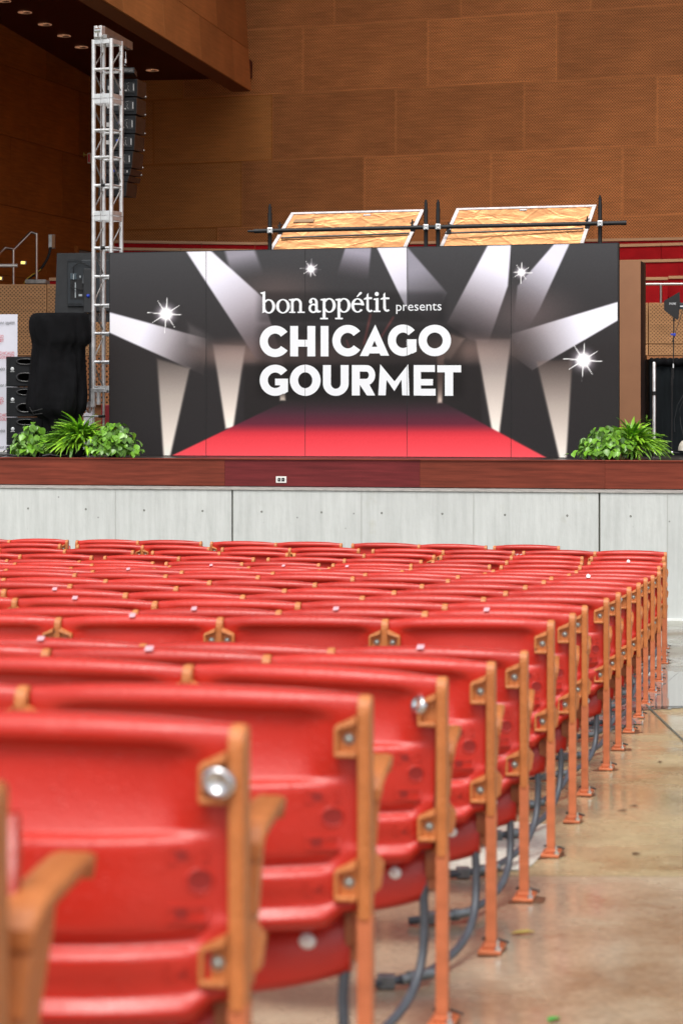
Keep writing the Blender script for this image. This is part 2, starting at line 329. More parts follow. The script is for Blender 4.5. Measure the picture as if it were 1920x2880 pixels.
# litter on the floor: leaves, bottle caps, small stains
def small_leaf(p, c, label, s=.03):
    b = MB(); pts = [(0,-1,0),(.45,-.4,.12),(.4,.4,.15),(0,1,.05),(-.4,.4,.18),(-.45,-.4,.1),(0,0,0)]
    b.add([(x*s,y*s,z*s+.004) for x,y,z in pts], [(0,1,6),(1,2,6),(2,3,6),(3,4,6),(4,5,6),(5,0,6)])
    o = obj('fallen_leaf', b, mat('leaf_'+c, {'yellow':(.35,.26,.06),'green':(.05,.3,.05),'brown':(.09,.05,.025)}[c], .6)); o.location = p; o.rotation_euler.z = random.uniform(0,6)
    return tag(o, label, 'leaf')
small_leaf(fpt(1470,2628), 'yellow', 'pale yellow fallen leaf on the wet floor right of the orange legs', .04)
small_leaf(fpt(1556,2872), 'green', 'small bright green leaf at the bottom edge of the wet floor', .03)
small_leaf(fpt(1372,2106), 'yellow', 'tiny yellow leaf beside an orange leg foot in the middle distance', .03)
for i,(x,y,l) in enumerate([(1750,2283,'dark brown leaf scrap lying alone in the open aisle'), (1788,2404,'tiny dark speck of leaf in the aisle near the joint'),(1855,2145,'thin brown leaf scrap in the aisle near the diagonal joint'),(1780,2270,'brown curled leaf scrap beside the darker leaf scrap')]):
    small_leaf(fpt(x,y), 'brown', l, .025)

# ------------------------------------------------------------------ concrete stage front
CD, MD, SD, ST = 25.5, 26.3, 27.6, .29
ZC = -.84; ZS = -.513
th = math.atan(CT)
cw = thing('concrete_wall', 'long pale board-marked concrete wall below the stage behind the seats', 'wall')
edges = [-900, 653, 1684, 2900]
for a, c in zip(edges, edges[1:]):
    Ma = wall_frame(a, 0, CD, CT); p = Ma.inverted()@PW(c, HY, CD, CT)
    b = MB(); b.bbox((.009,0,-2.9),(p.x-.009,.5,ZC), .006); obj('concrete_panel', b, M_conc, cw, M=Ma)
Ma = wall_frame(-900, 0, CD, CT); b = MB(); b.box((0,.035,-2.9),(16,.45,ZC-.004)); obj('joint_filler', b, M_joint, cw, M=Ma)
for px in (325, 1016, 1331, 1875):
    Mj = wall_frame(px, 0, CD, CT); b = MB(); b.box((-.0035,-.003,-2.9),(.0035,.01,ZC-.01)); obj('form_line', b, mat('form_line', (.38,.39,.37), .9), cw, M=Mj)
for px, py in [(80,1430),(242,1432),(406,1435),(570,1437),(736,1439),(904,1441),(1073,1443),(1243,1445),(1419,1448),(1594,1450),(1772,1452)]:
    p = PW(px, py, CD, CT); Mj = Matrix.Translation(p)@Matrix.Rotation(-th, 4, 'Z')
    b = MB(); rows = []
    for rr, yy in ((.011,0.0),(.011,-.002),(.008,-.002),(.0085,.0),(.0,.001)):
        rows.append([(math.cos(k/12*6.2832)*rr, yy-.0005, math.sin(k/12*6.2832)*rr) for k in range(12)])
    b.grid(rows, 0, False, True); obj('tie_hole', b, M_joint, cw, M=Mj)
b = MB(); Mg = wall_frame(1700, 0, CD, CT); b.box((.2,-.02,-2.9),(8,-.002,fz(24.5)+.02)); obj('base_grout', b, mat('white_grout', (.7,.72,.70), .8, var=.15, vscale=8), cw, M=Mg)
# ledge on the concrete
b = MB(); Ml = wall_frame(-900, 0, CD, CT); b.bbox((-.5,-.012,ZC+.0),(17,1.2,ZC+.012), .004)
led = obj('ledge', b, M_ledge, cw, M=Ml)
# mahogany stage fascia
ms = thing('stage_fascia', 'long dark mahogany board facing the stage edge above the concrete', 'stage edge')
ed = [-900, -200, 632, 1180, 1700, 2900]
for i,(a, c) in enumerate(zip(ed, ed[1:])):
    Ma = wall_frame(a, 0, MD, CT); p = Ma.inverted()@PW(c, HY, MD, CT)
    b = MB(); b.bbox((.0005,0,ZC+.02),(p.x-.0005,.04,ZS-.012), .002); o = obj('fascia_board', b, M_mahog2 if i == 2 else M_mahog, ms, M=Ma)
    b = MB(); b.bbox((.0005,-.014,ZS-.012),(p.x-.0005,.06,ZS), .003); obj('nosing', b, M_mahog, ms, M=Ma)
# outlet
p = PW(791, 1349, MD, CT); Mo = Matrix.Translation(p)@Matrix.Rotation(-th, 4, 'Z')
ot = thing('wall_outlet', 'white double socket plate on the dark mahogany stage front', 'outlet'); ot.matrix_world = Mo
b = MB(); b.bbox((-.06,-.008,-.036),(.06,0,.036), .003); obj('cover_plate', b, mat('ivory_plate', (.75,.74,.70), .4), ot)
for sx in (-.022,.022):
    b = MB(); b.bbox((sx-.017,-.011,-.02),(sx+.017,-.005,.02), .003); obj('socket', b, M_black, ot)
    b = MB(); b.box((sx-.005,-.0125,-.004),(sx+.005,-.011,.006)); obj('slot', b, M_alu_dark, ot)
for sx in (-.052,.052):
    b = MB(); b.dome((sx,-.008,0),(0,-1,0),.004,.002,8); obj('screw', b, M_alu_dark, ot)
# stage floor
b = MB(); Ml = wall_frame(-900, 0, MD, CT); b.box((-3,.062,ZS-.25),(24,26,ZS-.004)); struct(obj('stage_floor', b, M_floorst, M=Ml))

# ------------------------------------------------------------------ band shell: walls, ceiling, roof
BD, BT = 43.0, .36; bth = math.atan(BT)
def s_of(px, d0, t): d = pd(px,d0,t); return ((px-HX)/F*d)/math.cos(math.atan(t))
bw = thing('back_wall', 'tall back wall of staggered perforated brown wood panels', 'wall')
MW = Matrix.Translation((0,BD,0))@Matrix.Rotation(-bth,4,'Z')
sL = s_of(257, BD, BT); sR = 13.0
b = MB(); b.box((sL-.3,.03,-2),(sR,.5,20)); obj('backing', b, M_gap, bw, M=MW)
rows = [(.98,1.85,1000,0),(1.0,2.2,860,0),(2.2,3.4,611,0),(3.4,4.6,1023,0),(4.6,5.8,1112,0),(5.8,7.0,1202,0),(7.0,8.2,1294,0),(8.2,9.4,1100,0),(9.4,10.6,1200,0),(10.6,11.8,1112,0),(11.8,13,1000,0),(13,14.2,1200,0),(14.2,15.4,1112,0),(15.4,16.6,1300,0),(16.6,17.8,1112,0),(17.8,19,1250,0)][1:]
for z0,z1,px,_ in rows:
    s0 = s_of(px,BD,BT); k0 = int(math.floor((sL-s0)/2.37)); s = s0+k0*2.37
    while s < sR:
        a, c = max(s, sL), min(s+2.37, sR)
        if c-a > .15:
            b = MB(); b.bbox((0,0,0),(c-a-.003,.028,z1-z0-.003), .0015)
            lit_holes = c < s_of(800,BD,BT)
            o = obj('wall_panel', b, M_wallp_light if lit_holes else M_wallp, bw, M=MW@Matrix.Translation((a+.0015,random.uniform(-.004,.004),z0+.0015)))
        s += 2.37
# left wall
A0 = Vector(((0-HX)/F*40.6,40.6,0)); A1 = Vector(((257-HX)/F*44.7,44.7,0)); dv = (A1-A0).normalized()
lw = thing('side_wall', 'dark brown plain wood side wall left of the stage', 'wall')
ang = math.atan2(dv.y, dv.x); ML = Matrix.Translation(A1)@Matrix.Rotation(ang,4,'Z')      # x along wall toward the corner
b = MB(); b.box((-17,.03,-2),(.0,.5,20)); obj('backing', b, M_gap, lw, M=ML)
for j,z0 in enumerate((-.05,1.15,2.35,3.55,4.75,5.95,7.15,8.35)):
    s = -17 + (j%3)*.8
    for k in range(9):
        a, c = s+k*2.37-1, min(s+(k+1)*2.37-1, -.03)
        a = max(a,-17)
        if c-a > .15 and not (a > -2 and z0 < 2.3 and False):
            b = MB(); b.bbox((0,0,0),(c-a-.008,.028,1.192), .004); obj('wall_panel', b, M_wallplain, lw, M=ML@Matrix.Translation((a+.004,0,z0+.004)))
# door near the corner
dd = thing('stage_door', 'tall pale grey door at the far left corner behind the truss', 'door'); dd.matrix_world = ML@Matrix.Translation((-.85,-.06,.95))
b = MB(); b.bbox((.08,.0,0),(.72,.05,2.05), .004); obj('door_leaf', b, mat('grey_door', (.22,.22,.22), .5, var=.05), dd)
b = MB(); b.box((0,-.01,0),(.07,.06,2.12)); b.box((.73,-.01,0),(.8,.06,2.12)); b.box((.07,-.01,2.06),(.73,.06,2.12)); obj('door_frame', b, M_wallplain, dd)
# side right wall, roof, outer skin
rw = thing('right_wall', 'brown wood side wall right of the stage', 'wall')
ex = MW@Vector((sR,0,0))
b = MB(); b.box((ex.x-.0,22,-2),(ex.x+.5,ex.y+.3,20)); obj('wall_core', b, M_wallplain, rw)
b = MB(); b.add([(-16,32,19),(ex.x+.5,30,19),(ex.x+.5,50,19),(-16,50,19),(-16,32,19.7),(ex.x+.5,30,19.7),(ex.x+.5,50,19.7),(-16,50,19.7)], [(0,3,2,1),(4,5,6,7),(0,1,5,4),(1,2,6,5),(2,3,7,6),(3,0,4,7)])
struct(obj('shade_roof', b, M_beam))  # out of view, added to shade the stage interior
# low maroon ceiling and its downlights
q0, q1, q2 = P(257,230,44.7), P(0,76,40.6), P(643,220,43.7)
nrm = (q1-q0).cross(q2-q0).normalized()
if nrm.z < 0: nrm = -nrm
def ceil_z(x,y): return q0.z-((x-q0.x)*nrm.x+(y-q0.y)*nrm.y)/nrm.z
bd = Vector((.18,1,0)).normalized(); be = P(707,257,42.5)         # soffit edge, far end
def bpt(y): return Vector((be.x-.18*(be.y-y), y, be.z))
cb = [(-11.5,24), (bpt(24).x-.1,24), (bpt(44).x-.1,44), (-4.5,45.5), (-4.9,44.9)]
cb = [(A0.x-dv.x*13, A0.y-dv.y*13), (bpt(28).x-.15,28), (bpt(44.2).x-.15,44.6), (A1.x+.3,A1.y+.5)]
b = MB(); b.hexa([(x,y,ceil_z(x,y)) for x,y in cb],[(x,y,ceil_z(x,y)+.3) for x,y in cb]); cl = obj('ceiling', b, M_ceil); struct(cl)
def ray_ceil(px,py):
    dr = P(px,py,1); t = (q0.dot(nrm))/dr.dot(nrm); return dr*t
M_copper = mat('glowing_copper_reflector', (.85,.45,.25), .25, 1)
n_,l_,b_ = N(M_copper); b_.inputs['Emission Color'].default_value = (1,.5,.28,1); b_.inputs['Emission Strength'].default_value = .14  # faint glow added to brighten the copper trim and reflector
for i,(px,py) in enumerate([(12,2),(71,34),(127,68),(181,100),(230,132),(429,197)]):
    p = ray_ceil(px,py)
    lab = ['round copper downlight at the very top left corner','second copper downlight from the top left in the ceiling row','third copper downlight from the top left in the ceiling row','fourth copper downlight from the top left in the ceiling row','copper downlight just left of the truss top','lone copper downlight in the ceiling right of the hanging speakers'][i]
    d = thing('downlight', lab, 'ceiling light', p, group='round downlights in the maroon ceiling')
    b = MB(); prof = [(.118,-.001),(.118,-.012),(.100,-.014),(.096,-.004)]
    b.grid([[(math.cos(k/20*6.2832)*r, math.sin(k/20*6.2832)*r, z) for k in range(20)] for r,z in prof], 0, True, True); obj('trim_ring', b, M_copper, d)
    b = MB(); b.grid([[(math.cos(k/20*6.2832)*r, math.sin(k/20*6.2832)*r, z) for k in range(20)] for r,z in [(.096,-.0045),(.07,-.002),(.0001,-.0015)]], 0, True, True); obj('reflector', b, M_copper, d)
# big wood soffit face descending to the back
bm_ = thing('soffit_beam', 'large light brown wood soffit slanting down from the top left', 'beam')
lean = Vector((-.066,0,1))
def bp(y, h, off=0): v = bpt(y)+lean*h; return Vector((v.x+off*bd.y, v.y-off*bd.x, v.z))
b = MB(); b.hexa([bp(26,0,-.03),bp(42.5,0,-.03),bp(42.5,0,-.35),bp(26,0,-.35)],[bp(26,6,-.03),bp(42.5,6,-.03),bp(42.5,6,-.35),bp(26,6,-.35)]); obj('core', b, M_gap, bm_)
hs_ = [0,.75,1.95,3.15,4.35,5.6]
for j,(h0,h1) in enumerate(zip(hs_, hs_[1:])):
    y = 42.49; k = 0
    while y > 26.5:
        w_ = 2.37 if (k or j%2) else 1.3
        y2 = max(y-w_, 26.3); g_ = .005
        b = MB(); Mloc = Matrix.Translation(bp(y2,h0,0))@Matrix.Rotation(math.atan2(bd.y,bd.x),4,'Z')
        L = (y-y2)/bd.y
        fn = lambda a,h,o: (a, o, h)
        sh = -lean.x/1
        b.hexa([(g_,0,g_),(L-g_,0,g_),(L-g_,.03,g_),(g_,.03,g_)], [(g_,sh*(h1-h0)*bd.y,h1-h0-g_),(L-g_,sh*(h1-h0)*bd.y,h1-h0-g_),(L-g_,.03+sh*(h1-h0),h1-h0-g_),(g_,.03+sh*(h1-h0),h1-h0-g_)])
        o = obj('soffit_panel', b, M_beam, bm_, M=Mloc); y = y2; k += 1
# exit sign
p = P(251,445,41.5); es = thing('exit_sign', 'small red and white exit sign on the dark wall by the door', 'sign', p)
b = MB(); b.bbox((-.025,-.02,-.09),(.06,.02,.09), .004); obj('sign_box', b, mat('cream_box', (.6,.5,.4), .5), es)
b = MB(); b.box((-.015,-.023,-.07),(.02,-.0205,.07)); obj('sign_face', b, M_redprint, es)
b = MB(); b.tube([(-.09,0,.03),(-.09,0,.1)],.008,6); b.tube([(-.09,0,.06),(-.02,0,.06)],.007,6); obj('bracket', b, mat('yellow_green', (.5,.5,.1), .4), es)

# ------------------------------------------------------------------ choral terrace: red tiers with oak rails
def tier(px0, px1, py0, py1, d, down, label, seats=None, tt=.0):
    tr = thing('terrace_tier', label, 'bench', group='red tiers of the choral terrace')
    p0, p1 = P(px0,py0,d), P(px1,py1,d-tt)
    L = (p1-p0); L2 = Vector((L.x,L.y,0)).length; M = Matrix.Translation(p0)@Matrix.Rotation(math.atan2(L.y,L.x),4,'Z'); sl = L.z/L2
    cuts = seats or [0,.5,1]
    for a, c in zip(cuts, cuts[1:]):
        b = MB(); x0, x1 = a*L2+.004, c*L2-.004
        b.hexa([(x0,.02,sl*x0-down),(x1,.02,sl*x1-down),(x1,.12,sl*x1-down),(x0,.12,sl*x0-down)],[(x0,.02,sl*x0-.05),(x1,.02,sl*x1-.05),(x1,.12,sl*x1-.05),(x0,.12,sl*x0-.05)])
        obj('red_panel', b, M_redfab, tr, M=M)
    for a, c in zip(cuts, cuts[1:]):
        b = MB(); x0, x1 = a*L2+.003, c*L2-.003
        b.hexa([(x0,0,sl*x0-.045),(x1,0,sl*x1-.045),(x1,.15,sl*x1-.045),(x0,.15,sl*x0-.045)],[(x0,0,sl*x0),(x1,0,sl*x1),(x1,.15,sl*x1),(x0,.15,sl*x0)])
        obj('oak_rail', b, M_cap, tr, M=M)
    b = MB(); b.hexa([(0,.13,-down),(L2,.13,sl*L2-down),(L2,1.0,sl*L2-down),(0,1.0,-down)],[(0,.13,-down+.02),(L2,.13,sl*L2-down+.02),(L2,1.0,sl*L2-down+.02),(0,1.0,-down+.02)])
    obj('step', b, M_redfab, tr, M=M)
tier(322, 717, 675.5, 681, 41.0, .6, 'long upper red bench tier with oak rail right of the truss', [0,.62,1])
tier(717, 1300, 681, 678, 41.0, .6, 'upper red bench tier hidden behind the left gold foil panel', [0,.3,.6,1], .3)
tier(1300, 1990, 678, 666, 40.7, .6, 'topmost red bench tier right of the gold foil panels', [0,.5,1], .8)
tier(300, 717, 695.5, 701, 40.1, .6, 'lower red bench tier with oak rail just above the sign, by the truss', [0,.5,1])
tier(717, 1300, 702, 698, 40.1, .7, 'lower red bench tier behind the sign, below the gold foil panels', [0,.3,.6,1], .3)
tier(1300, 2000, 698, 680, 39.8, 1.2, 'second red bench tier at the right, its oak rail level with the sign top', [0,.30,.80,1], .9)
tier(1560, 2010, 735, 726, 38.9, .6, 'third red bench tier at the right, beside the brown board top', [0,.4,.775,1], .4)
tier(1560, 1877, 782, 779, 38.0, .9, 'lowest left red bench panel behind the steel railing', [0,.6,1], .3)
tier(1878, 2060, 776, 774, 38.0, .9, 'lowest right red bench panel behind the microphone antenna', [0,.9,1], .3)
# low perforated front wall of the terrace, right and left
rwl = thing('terrace_wall', 'low perforated oak wall below the red benches at the right', 'wall')
def perf(parent, px0,px1,py0,py1,d,m,dt=.03):
    a,c = P(px0,py1,d), P(px1,py1,d); w_ = c.x-a.x; h = P(px0,py0,d).z-a.z
    b = MB(); b.bbox((0,0,0),(w_-.006,dt,h-.006), .004); obj('wall_panel', b, m, parent, M=Matrix.Translation((a.x+.003,d,a.z+.003)))
perf(rwl,1500,1821,851,967,37.2,M_lowp); perf(rwl,1823,2100,851,967,37.2,M_lowp)
perf(rwl,1500,1821,968,1000,37.2,M_lowp); perf(rwl,1823,2100,968,1000,37.2,M_lowp)
perf(rwl,1500,1815,1001,1090,37.2,M_lowp2); perf(rwl,1817,2100,1001,1090,37.2,M_lowp2)
perf(rwl,1500,2100,1091,1100,37.2,M_cap)
b = MB(); a = P(1450,1100,37.35); b.box((a.x,37.3,-.5),(P(2100,0,37.3).x,37.6,P(0,851,37.2).z-.01)); obj('backing', b, M_gap, rwl)
lwl = thing('terrace_wall', 'low perforated oak wall at the left behind the banner and truss', 'wall')
for x0,x1 in ((-330,-100),(-99,132),(133,345)):
    perf(lwl,x0,x1,799,1000,34.5,M_lowp)
    perf(lwl,x0,x1,1001,1140,34.5,M_lowp2)
b = MB(); b.box((P(-330,0,34.6).x,34.55,-.5),(P(345,0,34.6).x,34.8,P(0,800,34.5).z)); obj('backing', b, M_gap, lwl)
mid = thing('terrace_wall', 'low oak wall in the middle, hidden behind the big sign', 'wall')
perf(mid,350,1495,851,1140,37.0,M_lowp)
b = MB(); b.box((P(340,0,37).x,37.05,-.5),(P(1500,0,37).x,37.3,P(0,852,37).z)); obj('backing', b, M_gap, mid)
# concrete block on the low wall
cbk = MB(); a = P(76,788,35.0); c = P(134,799.5,35.0); cbk.bbox((a.x,34.8,c.z),(c.x,35.3,a.z), .008); tag(obj('concrete_curb', cbk, M_ledge), 'short grey concrete curb on top of the left oak wall', 'curb')
tier(138,165,781,781,35.6,.25,'small red bench end left of the black monitor',[0,1])
# left handrails
M_rail = mat('brushed_rail', (.55,.5,.47), .3, 1)
def rail(name, label, polys, r=.02, m=None, d=36.0):
    t = thing(name, label, 'handrail')
    for nm, pts in polys:
        b = MB(); b.tube([P(x,y,dd_) for x,y,dd_ in pts], r, 8); obj(nm, b, m or M_rail, t)
    return t
rail('handrail', 'stepped steel stair handrail on the left with two posts', [
  ('top_rail', [(-40,745,35.2),(-5,718,35.4),(15,697,35.6),(40,702,35.6),(86,653,36.2),(106,659,36.2)]),
  ('post', [(39,702,35.6),(39,810,35.6)]), ('post', [(104,658,36.2),(104,790,36.2)])])
rail('handrail', 'short straight white rail at the far left edge', [('top_rail', [(-60,747,34.9),(50,747,34.9)])], .025, mat('white_rail', (.75,.72,.68), .35, .3))
rail('handrail', 'straight steel handrail in front of the red benches at the right', [
  ('top_rail', [(1560,801,36.9),(2050,798,36.9)]), ('post', [(1857,800,36.9),(1857,853,36.9)]), ('post', [(1690,800,36.9),(1690,853,36.9)]), ('post', [(2020,800,36.9),(2020,853,36.9)])], .022)
# wall box and cable
wb = thing('wall_box', 'open steel electrical box on the dark wall above the curb', 'electrical box'); wb.location = P(147,680,39.0)
b = MB(); b.bbox((-.06,0,-.11),(.05,.06,.12), .005); obj('box_body', b, M_alu_dark, wb)
b = MB(); b.bbox((0,-.02,-.1),(.05,-.002,.11), .003); obj('box_door', b, mat('tan_panel', (.45,.22,.09), .5), wb)
b = MB(); b.tube([P(x,y,37.4) for x,y in ((143,695),(140,712),(133,730),(122,748),(112,760),(98,772),(82,782),(70,797))], .022, 8)
tag(obj('black_cable', b, M_black), 'thick black cable drooping from the electrical box on the left', 'cable')
b = MB(); b.tube([P(x,y,37.2) for x,y in ((116,757),(106,765),(92,772),(78,783),(68,797))], .010, 6)
tag(obj('yellow_cable', b, mat('yellow_cable', (.6,.38,.03), .4)), 'thin yellow cable lying along the black cable on the left', 'cable')
for x,y,l in ((66,739,'small lit yellow step light beside the handrail post'),(0,783,'small lit yellow step light at the left picture edge')):
    s_ = thing('step_light', l, 'step light', P(x,y,38.5))
    b = MB(); b.bbox((-.045,0,-.028),(.05,.05,.03),.004); obj('housing', b, M_alu_dark, s_)
    m_ = mat('lit_lens', (1,.8,.3), .4); m_.node_tree.nodes['Principled BSDF'].inputs['Emission Color'].default_value = (1,.72,.16,1); m_.node_tree.nodes['Principled BSDF'].inputs['Emission Strength'].default_value = 1.2
    b = MB(); b.box((-.035,-.004,-.018),(.03,-.0005,.022)); obj('lens', b, m_, s_)

# ------------------------------------------------------------------ the big printed sign
SZ0 = ZS+.005
sg = thing('stage_sign', 'wide dark sign of five panels with white lettering and red carpet print', 'sign')
th_s = math.atan(ST)
def smooth(a): a = np.clip(a,0,1); return a*a*(3-2*a)
def pmask(X, Y, poly, soft):
    poly = np.array(poly, float); x = poly[:,0]; y = poly[:,1]
    area = .5*np.sum(x*np.roll(y,-1)-np.roll(x,-1)*y); sgn = 1 if area > 0 else -1
    mn = np.full(X.shape, 1e9)
    for i in range(len(poly)):
        j = (i+1) % len(poly); dx, dy = x[j]-x[i], y[j]-y[i]; L = math.hypot(dx,dy)
        mn = np.minimum(mn, sgn*(dx*(Y-y[i])-dy*(X-x[i]))/L)
    return smooth(mn/soft+.5)
def mixc(C, col, m): return C*(1-m[...,None])+np.array(col,float)*m[...,None]
def ramp(v, a, b_): return np.clip((v-a)/(b_-a),0,1)
def signgain(c):
    L = c.mean(-1, keepdims=True); return .68+.50*np.clip((L-.28)/.32,0,1)
def signcol(px, py):
    X = (px-300)*1.0453; Y = (py-680)*1.0453
    t = ramp(Y, 0, 330)[...,None]; C = np.array([82,82,85.])*(1-t)+np.array([58,54,55.])*t
    C = mixc(C, (104,90,88), smooth(1-np.hypot((X-500)/190,(Y-140)/85))*.7)
    C = mixc(C, (112,98,98), smooth(1-np.hypot((X-1240)/210,(Y-210)/120))*.7)
    C = mixc(C, (100,84,82), smooth(1-np.hypot((X-600)/420,(Y-330)/75))*.9)
    C = mixc(C, (118,98,92), smooth(1-np.hypot((X-1060)/260,(Y-320)/70))*.9)
    C = mixc(C, (126,104,98), smooth(1-np.hypot((X-380)/200,(Y-330)/60))*.9)
    C = mixc(C, (48,44,44), smooth((Y-350)/22)*smooth((X-395)/14)*smooth((1110-X)/14)*.85)
    C = mixc(C, (56,53,54), smooth((Y-370)/30)*(1-smooth((X-395)/14)*smooth((1110-X)/14))*.5)
    W1 = (219,217,231)
    def beam(C, poly, soft, x0, y0, x1, y1, c0, c1, a0, a1, cone=False):
        L2 = (x1-x0)**2+(y1-y0)**2; t = np.clip(((X-x0)*(x1-x0)+(Y-y0)*(y1-y0))/L2, 0, 1)
        t = t**.55 if cone else np.clip((t-.28)/.72,0,1)**1.25
        col = np.array(c0,float)*(1-t[...,None])+np.array(c1,float)*t[...,None]; m = pmask(X,Y,poly,soft)*(a0*(1-t)+a1*t)
        return C*(1-m[...,None])+col*m[...,None]
    C = beam(C, [(343,10),(430,10),(470,120),(370,110)], 14, 390,10,410,110, (150,146,158),(100,95,100), .9, 0)
    C = beam(C, [(705,5),(778,5),(768,110),(672,110)], 8, 740,0,720,110, (152,148,162),(95,85,92), .95, 0)
    C = beam(C, [(232,25),(248,10),(305,25),(460,165),(520,360),(440,345)], 7, 270,25,440,320, W1,(112,96,98), 1, .55)
    C = beam(C, [(882,15),(1000,150),(960,250),(886,180)], 8, 890,20,960,240, (150,147,160),(90,84,86), .9, 0)
    C = beam(C, [(776,10),(882,10),(884,205),(872,180)], 5, 820,10,880,200, W1,(190,186,198), 1, .8)
    C = beam(C, [(1122,5),(1188,5),(1178,130),(1120,300),(1070,290),(998,240)], 7, 1160,10,1060,260, W1,(120,105,108), 1, .25)
    C = beam(C, [(1320,0),(1388,0),(1270,200),(1215,320),(1190,280),(1200,190),(1205,132)], 7, 1355,5,1220,230, (214,212,228),(120,110,115), 1, .1)
    C = beam(C, [(0,205),(295,285),(285,392),(0,263)], 6, 40,230,285,335, (222,220,233),(158,140,138), 1, .12)
    C = beam(C, [(1510,174),(1510,226),(1250,378),(1185,330),(1185,272)], 6, 1460,210,1195,320, (222,221,234),(150,134,134), 1, .12)
    C = beam(C, [(240,240),(330,290),(330,330),(240,300)], 20, 240,270,330,310, (170,160,162),(110,98,98), .22, .0)
    for poly, c0 in (([(148,343),(245,372),(186,634),(168,634)],(150,132,124)), ([(312,300),(408,306),(372,548),(350,548)],(128,108,104)),
                     ([(1083,285),(1188,285),(1153,562),(1133,562)],(132,112,108)), ([(1262,350),(1368,345),(1349,642),(1331,642)],(120,98,90))):
        y0, y1 = poly[0][1], poly[2][1]; C = beam(C, poly, 11, 0,y0,0,y1, c0,(243,232,220), .35, 1, True)
    C = beam(C, [(495,330),(525,330),(525,466),(510,466)], 9, 0,380,0,466, (110,92,88),(225,210,195), .1, .9)
    C = beam(C, [(970,330),(992,330),(985,474),(972,474)], 9, 0,360,0,474, (150,120,112),(225,205,190), .6, .9)
    C = beam(C, [(1010,270),(1050,285),(1010,345),(985,345)], 12, 1030,270,990,345, (150,128,120),(150,128,120), .7, .3)
    for (ax,ay,bx,by,w_) in ((775,215,756,300,7),(842,222,800,290,6),(705,290,718,330,4)):
        L2 = (bx-ax)**2+(by-ay)**2; t = np.clip(((X-ax)*(bx-ax)+(Y-ay)*(by-ay))/L2,0,1); dd_ = np.hypot(X-ax-t*(bx-ax),Y-ay-t*(by-ay))
        C = mixc(C, (165,88,86), smooth(1-dd_/w_)*.55)
    # carpet
    cm = pmask(X,Y,[(168,640),(560,452),(952,452),(1320,650)],6)*smooth((Y-452)/60)
    t = Y; k = [(452,(66,52,56)),(500,(88,54,66)),(535,(120,48,66)),(560,(214,56,68)),(575,(232,64,74)),(640,(246,84,92))]
    cc = np.stack([np.interp(t,[a for a,_ in k],[c[i] for _,c in k]) for i in range(3)],-1); C = C*(1-cm[...,None])+cc*cm[...,None]
    halo = np.maximum(smooth((X-425)/40)*smooth((1065-X)/40)*smooth((Y-225)/40)*smooth((475-Y)/40), smooth((X-430)/30)*smooth((1010-X)/30)*smooth((Y-135)/25)*smooth((250-Y)/25)); C = C*(1-.22*halo[...,None])
    for sx,sy,r,a0 in ((175,212,56,.12),(600,80,31,.1),(1218,90,33,.1),(1400,348,64,.12)):
        dx, dy = X-sx, Y-sy; rr = np.hypot(dx,dy); C = mixc(C,(190,180,195), smooth(1-rr/(r*.8))*.9)
        C = mixc(C,(255,255,255), smooth(1.7-rr/(r*.26)))
        th_ = np.arctan2(dy,dx)
        for k_ in range(8):
            a = a0+k_*math.pi/4+(.1 if k_%2 else -.05); rl = r*(1.0 if k_%2 == 0 else .85)
            u_ = dx*math.cos(a)+dy*math.sin(a); v_ = np.abs(-dx*math.sin(a)+dy*math.cos(a))
            wv = 4.0*np.clip(1-u_/rl,0,1)*(r/60)+.5; C = mixc(C,(250,248,252), np.where((u_>0)&(u_<rl), smooth(1.1-v_/wv),0))
    C += (np.random.rand(*C.shape[:2])[...,None]-.5)*3
    c = np.clip(C,0,255)/255; return np.minimum(np.where(c<=.04045,c/12.92,((c+.055)/1.055)**2.4)*.98*signgain(c), .88)
M_print = mat('printed_vinyl', (.5,.5,.5), .5, spec=.15, bump=.02, bscale=8)
n_,l_,b_ = N(M_print); at = n_.new('ShaderNodeVertexColor'); at.layer_name = 'print'; l_.new(at.outputs[0], b_.inputs['Base Color'])
seams = [309,580,858,1144,1436,1735.5]
for a, c in zip(seams, seams[1:]):
    Ma = wall_frame(a, 0, SD, ST); wv = (Ma.inverted()@PW(c,HY,SD,ST)).x
    ztop = [PW(x,y,SD,ST).z for x,y in ((309,712),(1735,683))]
    ZT = sum(ztop)/2
    nx, nz = 130, 250
    xs = np.linspace(.0015, wv-.0015, nx); zs = np.linspace(SZ0, ZT, nz)
    XX, ZZ = np.meshgrid(xs, zs); loc = np.stack([XX.ravel(), np.zeros(XX.size), ZZ.ravel()],-1)
    Mn = np.array(Ma); wp = loc@Mn[:3,:3].T+Mn[:3,3]
    px = wp[:,0]/wp[:,1]*F+HX; py = HY-wp[:,2]/wp[:,1]*F
    col = signcol(px.reshape(XX.shape), py.reshape(XX.shape)).reshape(-1,3)
    idx = np.arange(nx*nz).reshape(nz,nx); f = np.stack([idx[:-1,:-1],idx[:-1,1:],idx[1:,1:],idx[1:,:-1]],-1).reshape(-1,4)
    me = bpy.data.meshes.new('sign_panel'); me.from_pydata(loc.tolist(), [], f.tolist()); me.materials.append(M_print)
    ca = me.color_attributes.new('print','FLOAT_COLOR','POINT'); ca.data.foreach_set('color', np.concatenate([col,np.ones((len(col),1))],1).ravel().astype(np.float32))
    o = link('sign_panel', me, sg, M=Ma)
    b = MB(); b.box((.001,.0015,SZ0),(wv-.001,.045,ZT-.001)); obj('board', b, M_black, o)
    if a > 309:
        b = MB(); b.box((-.002,-.004,SZ0),(.002,.001,ZT)); obj('seam', b, M_black, o)
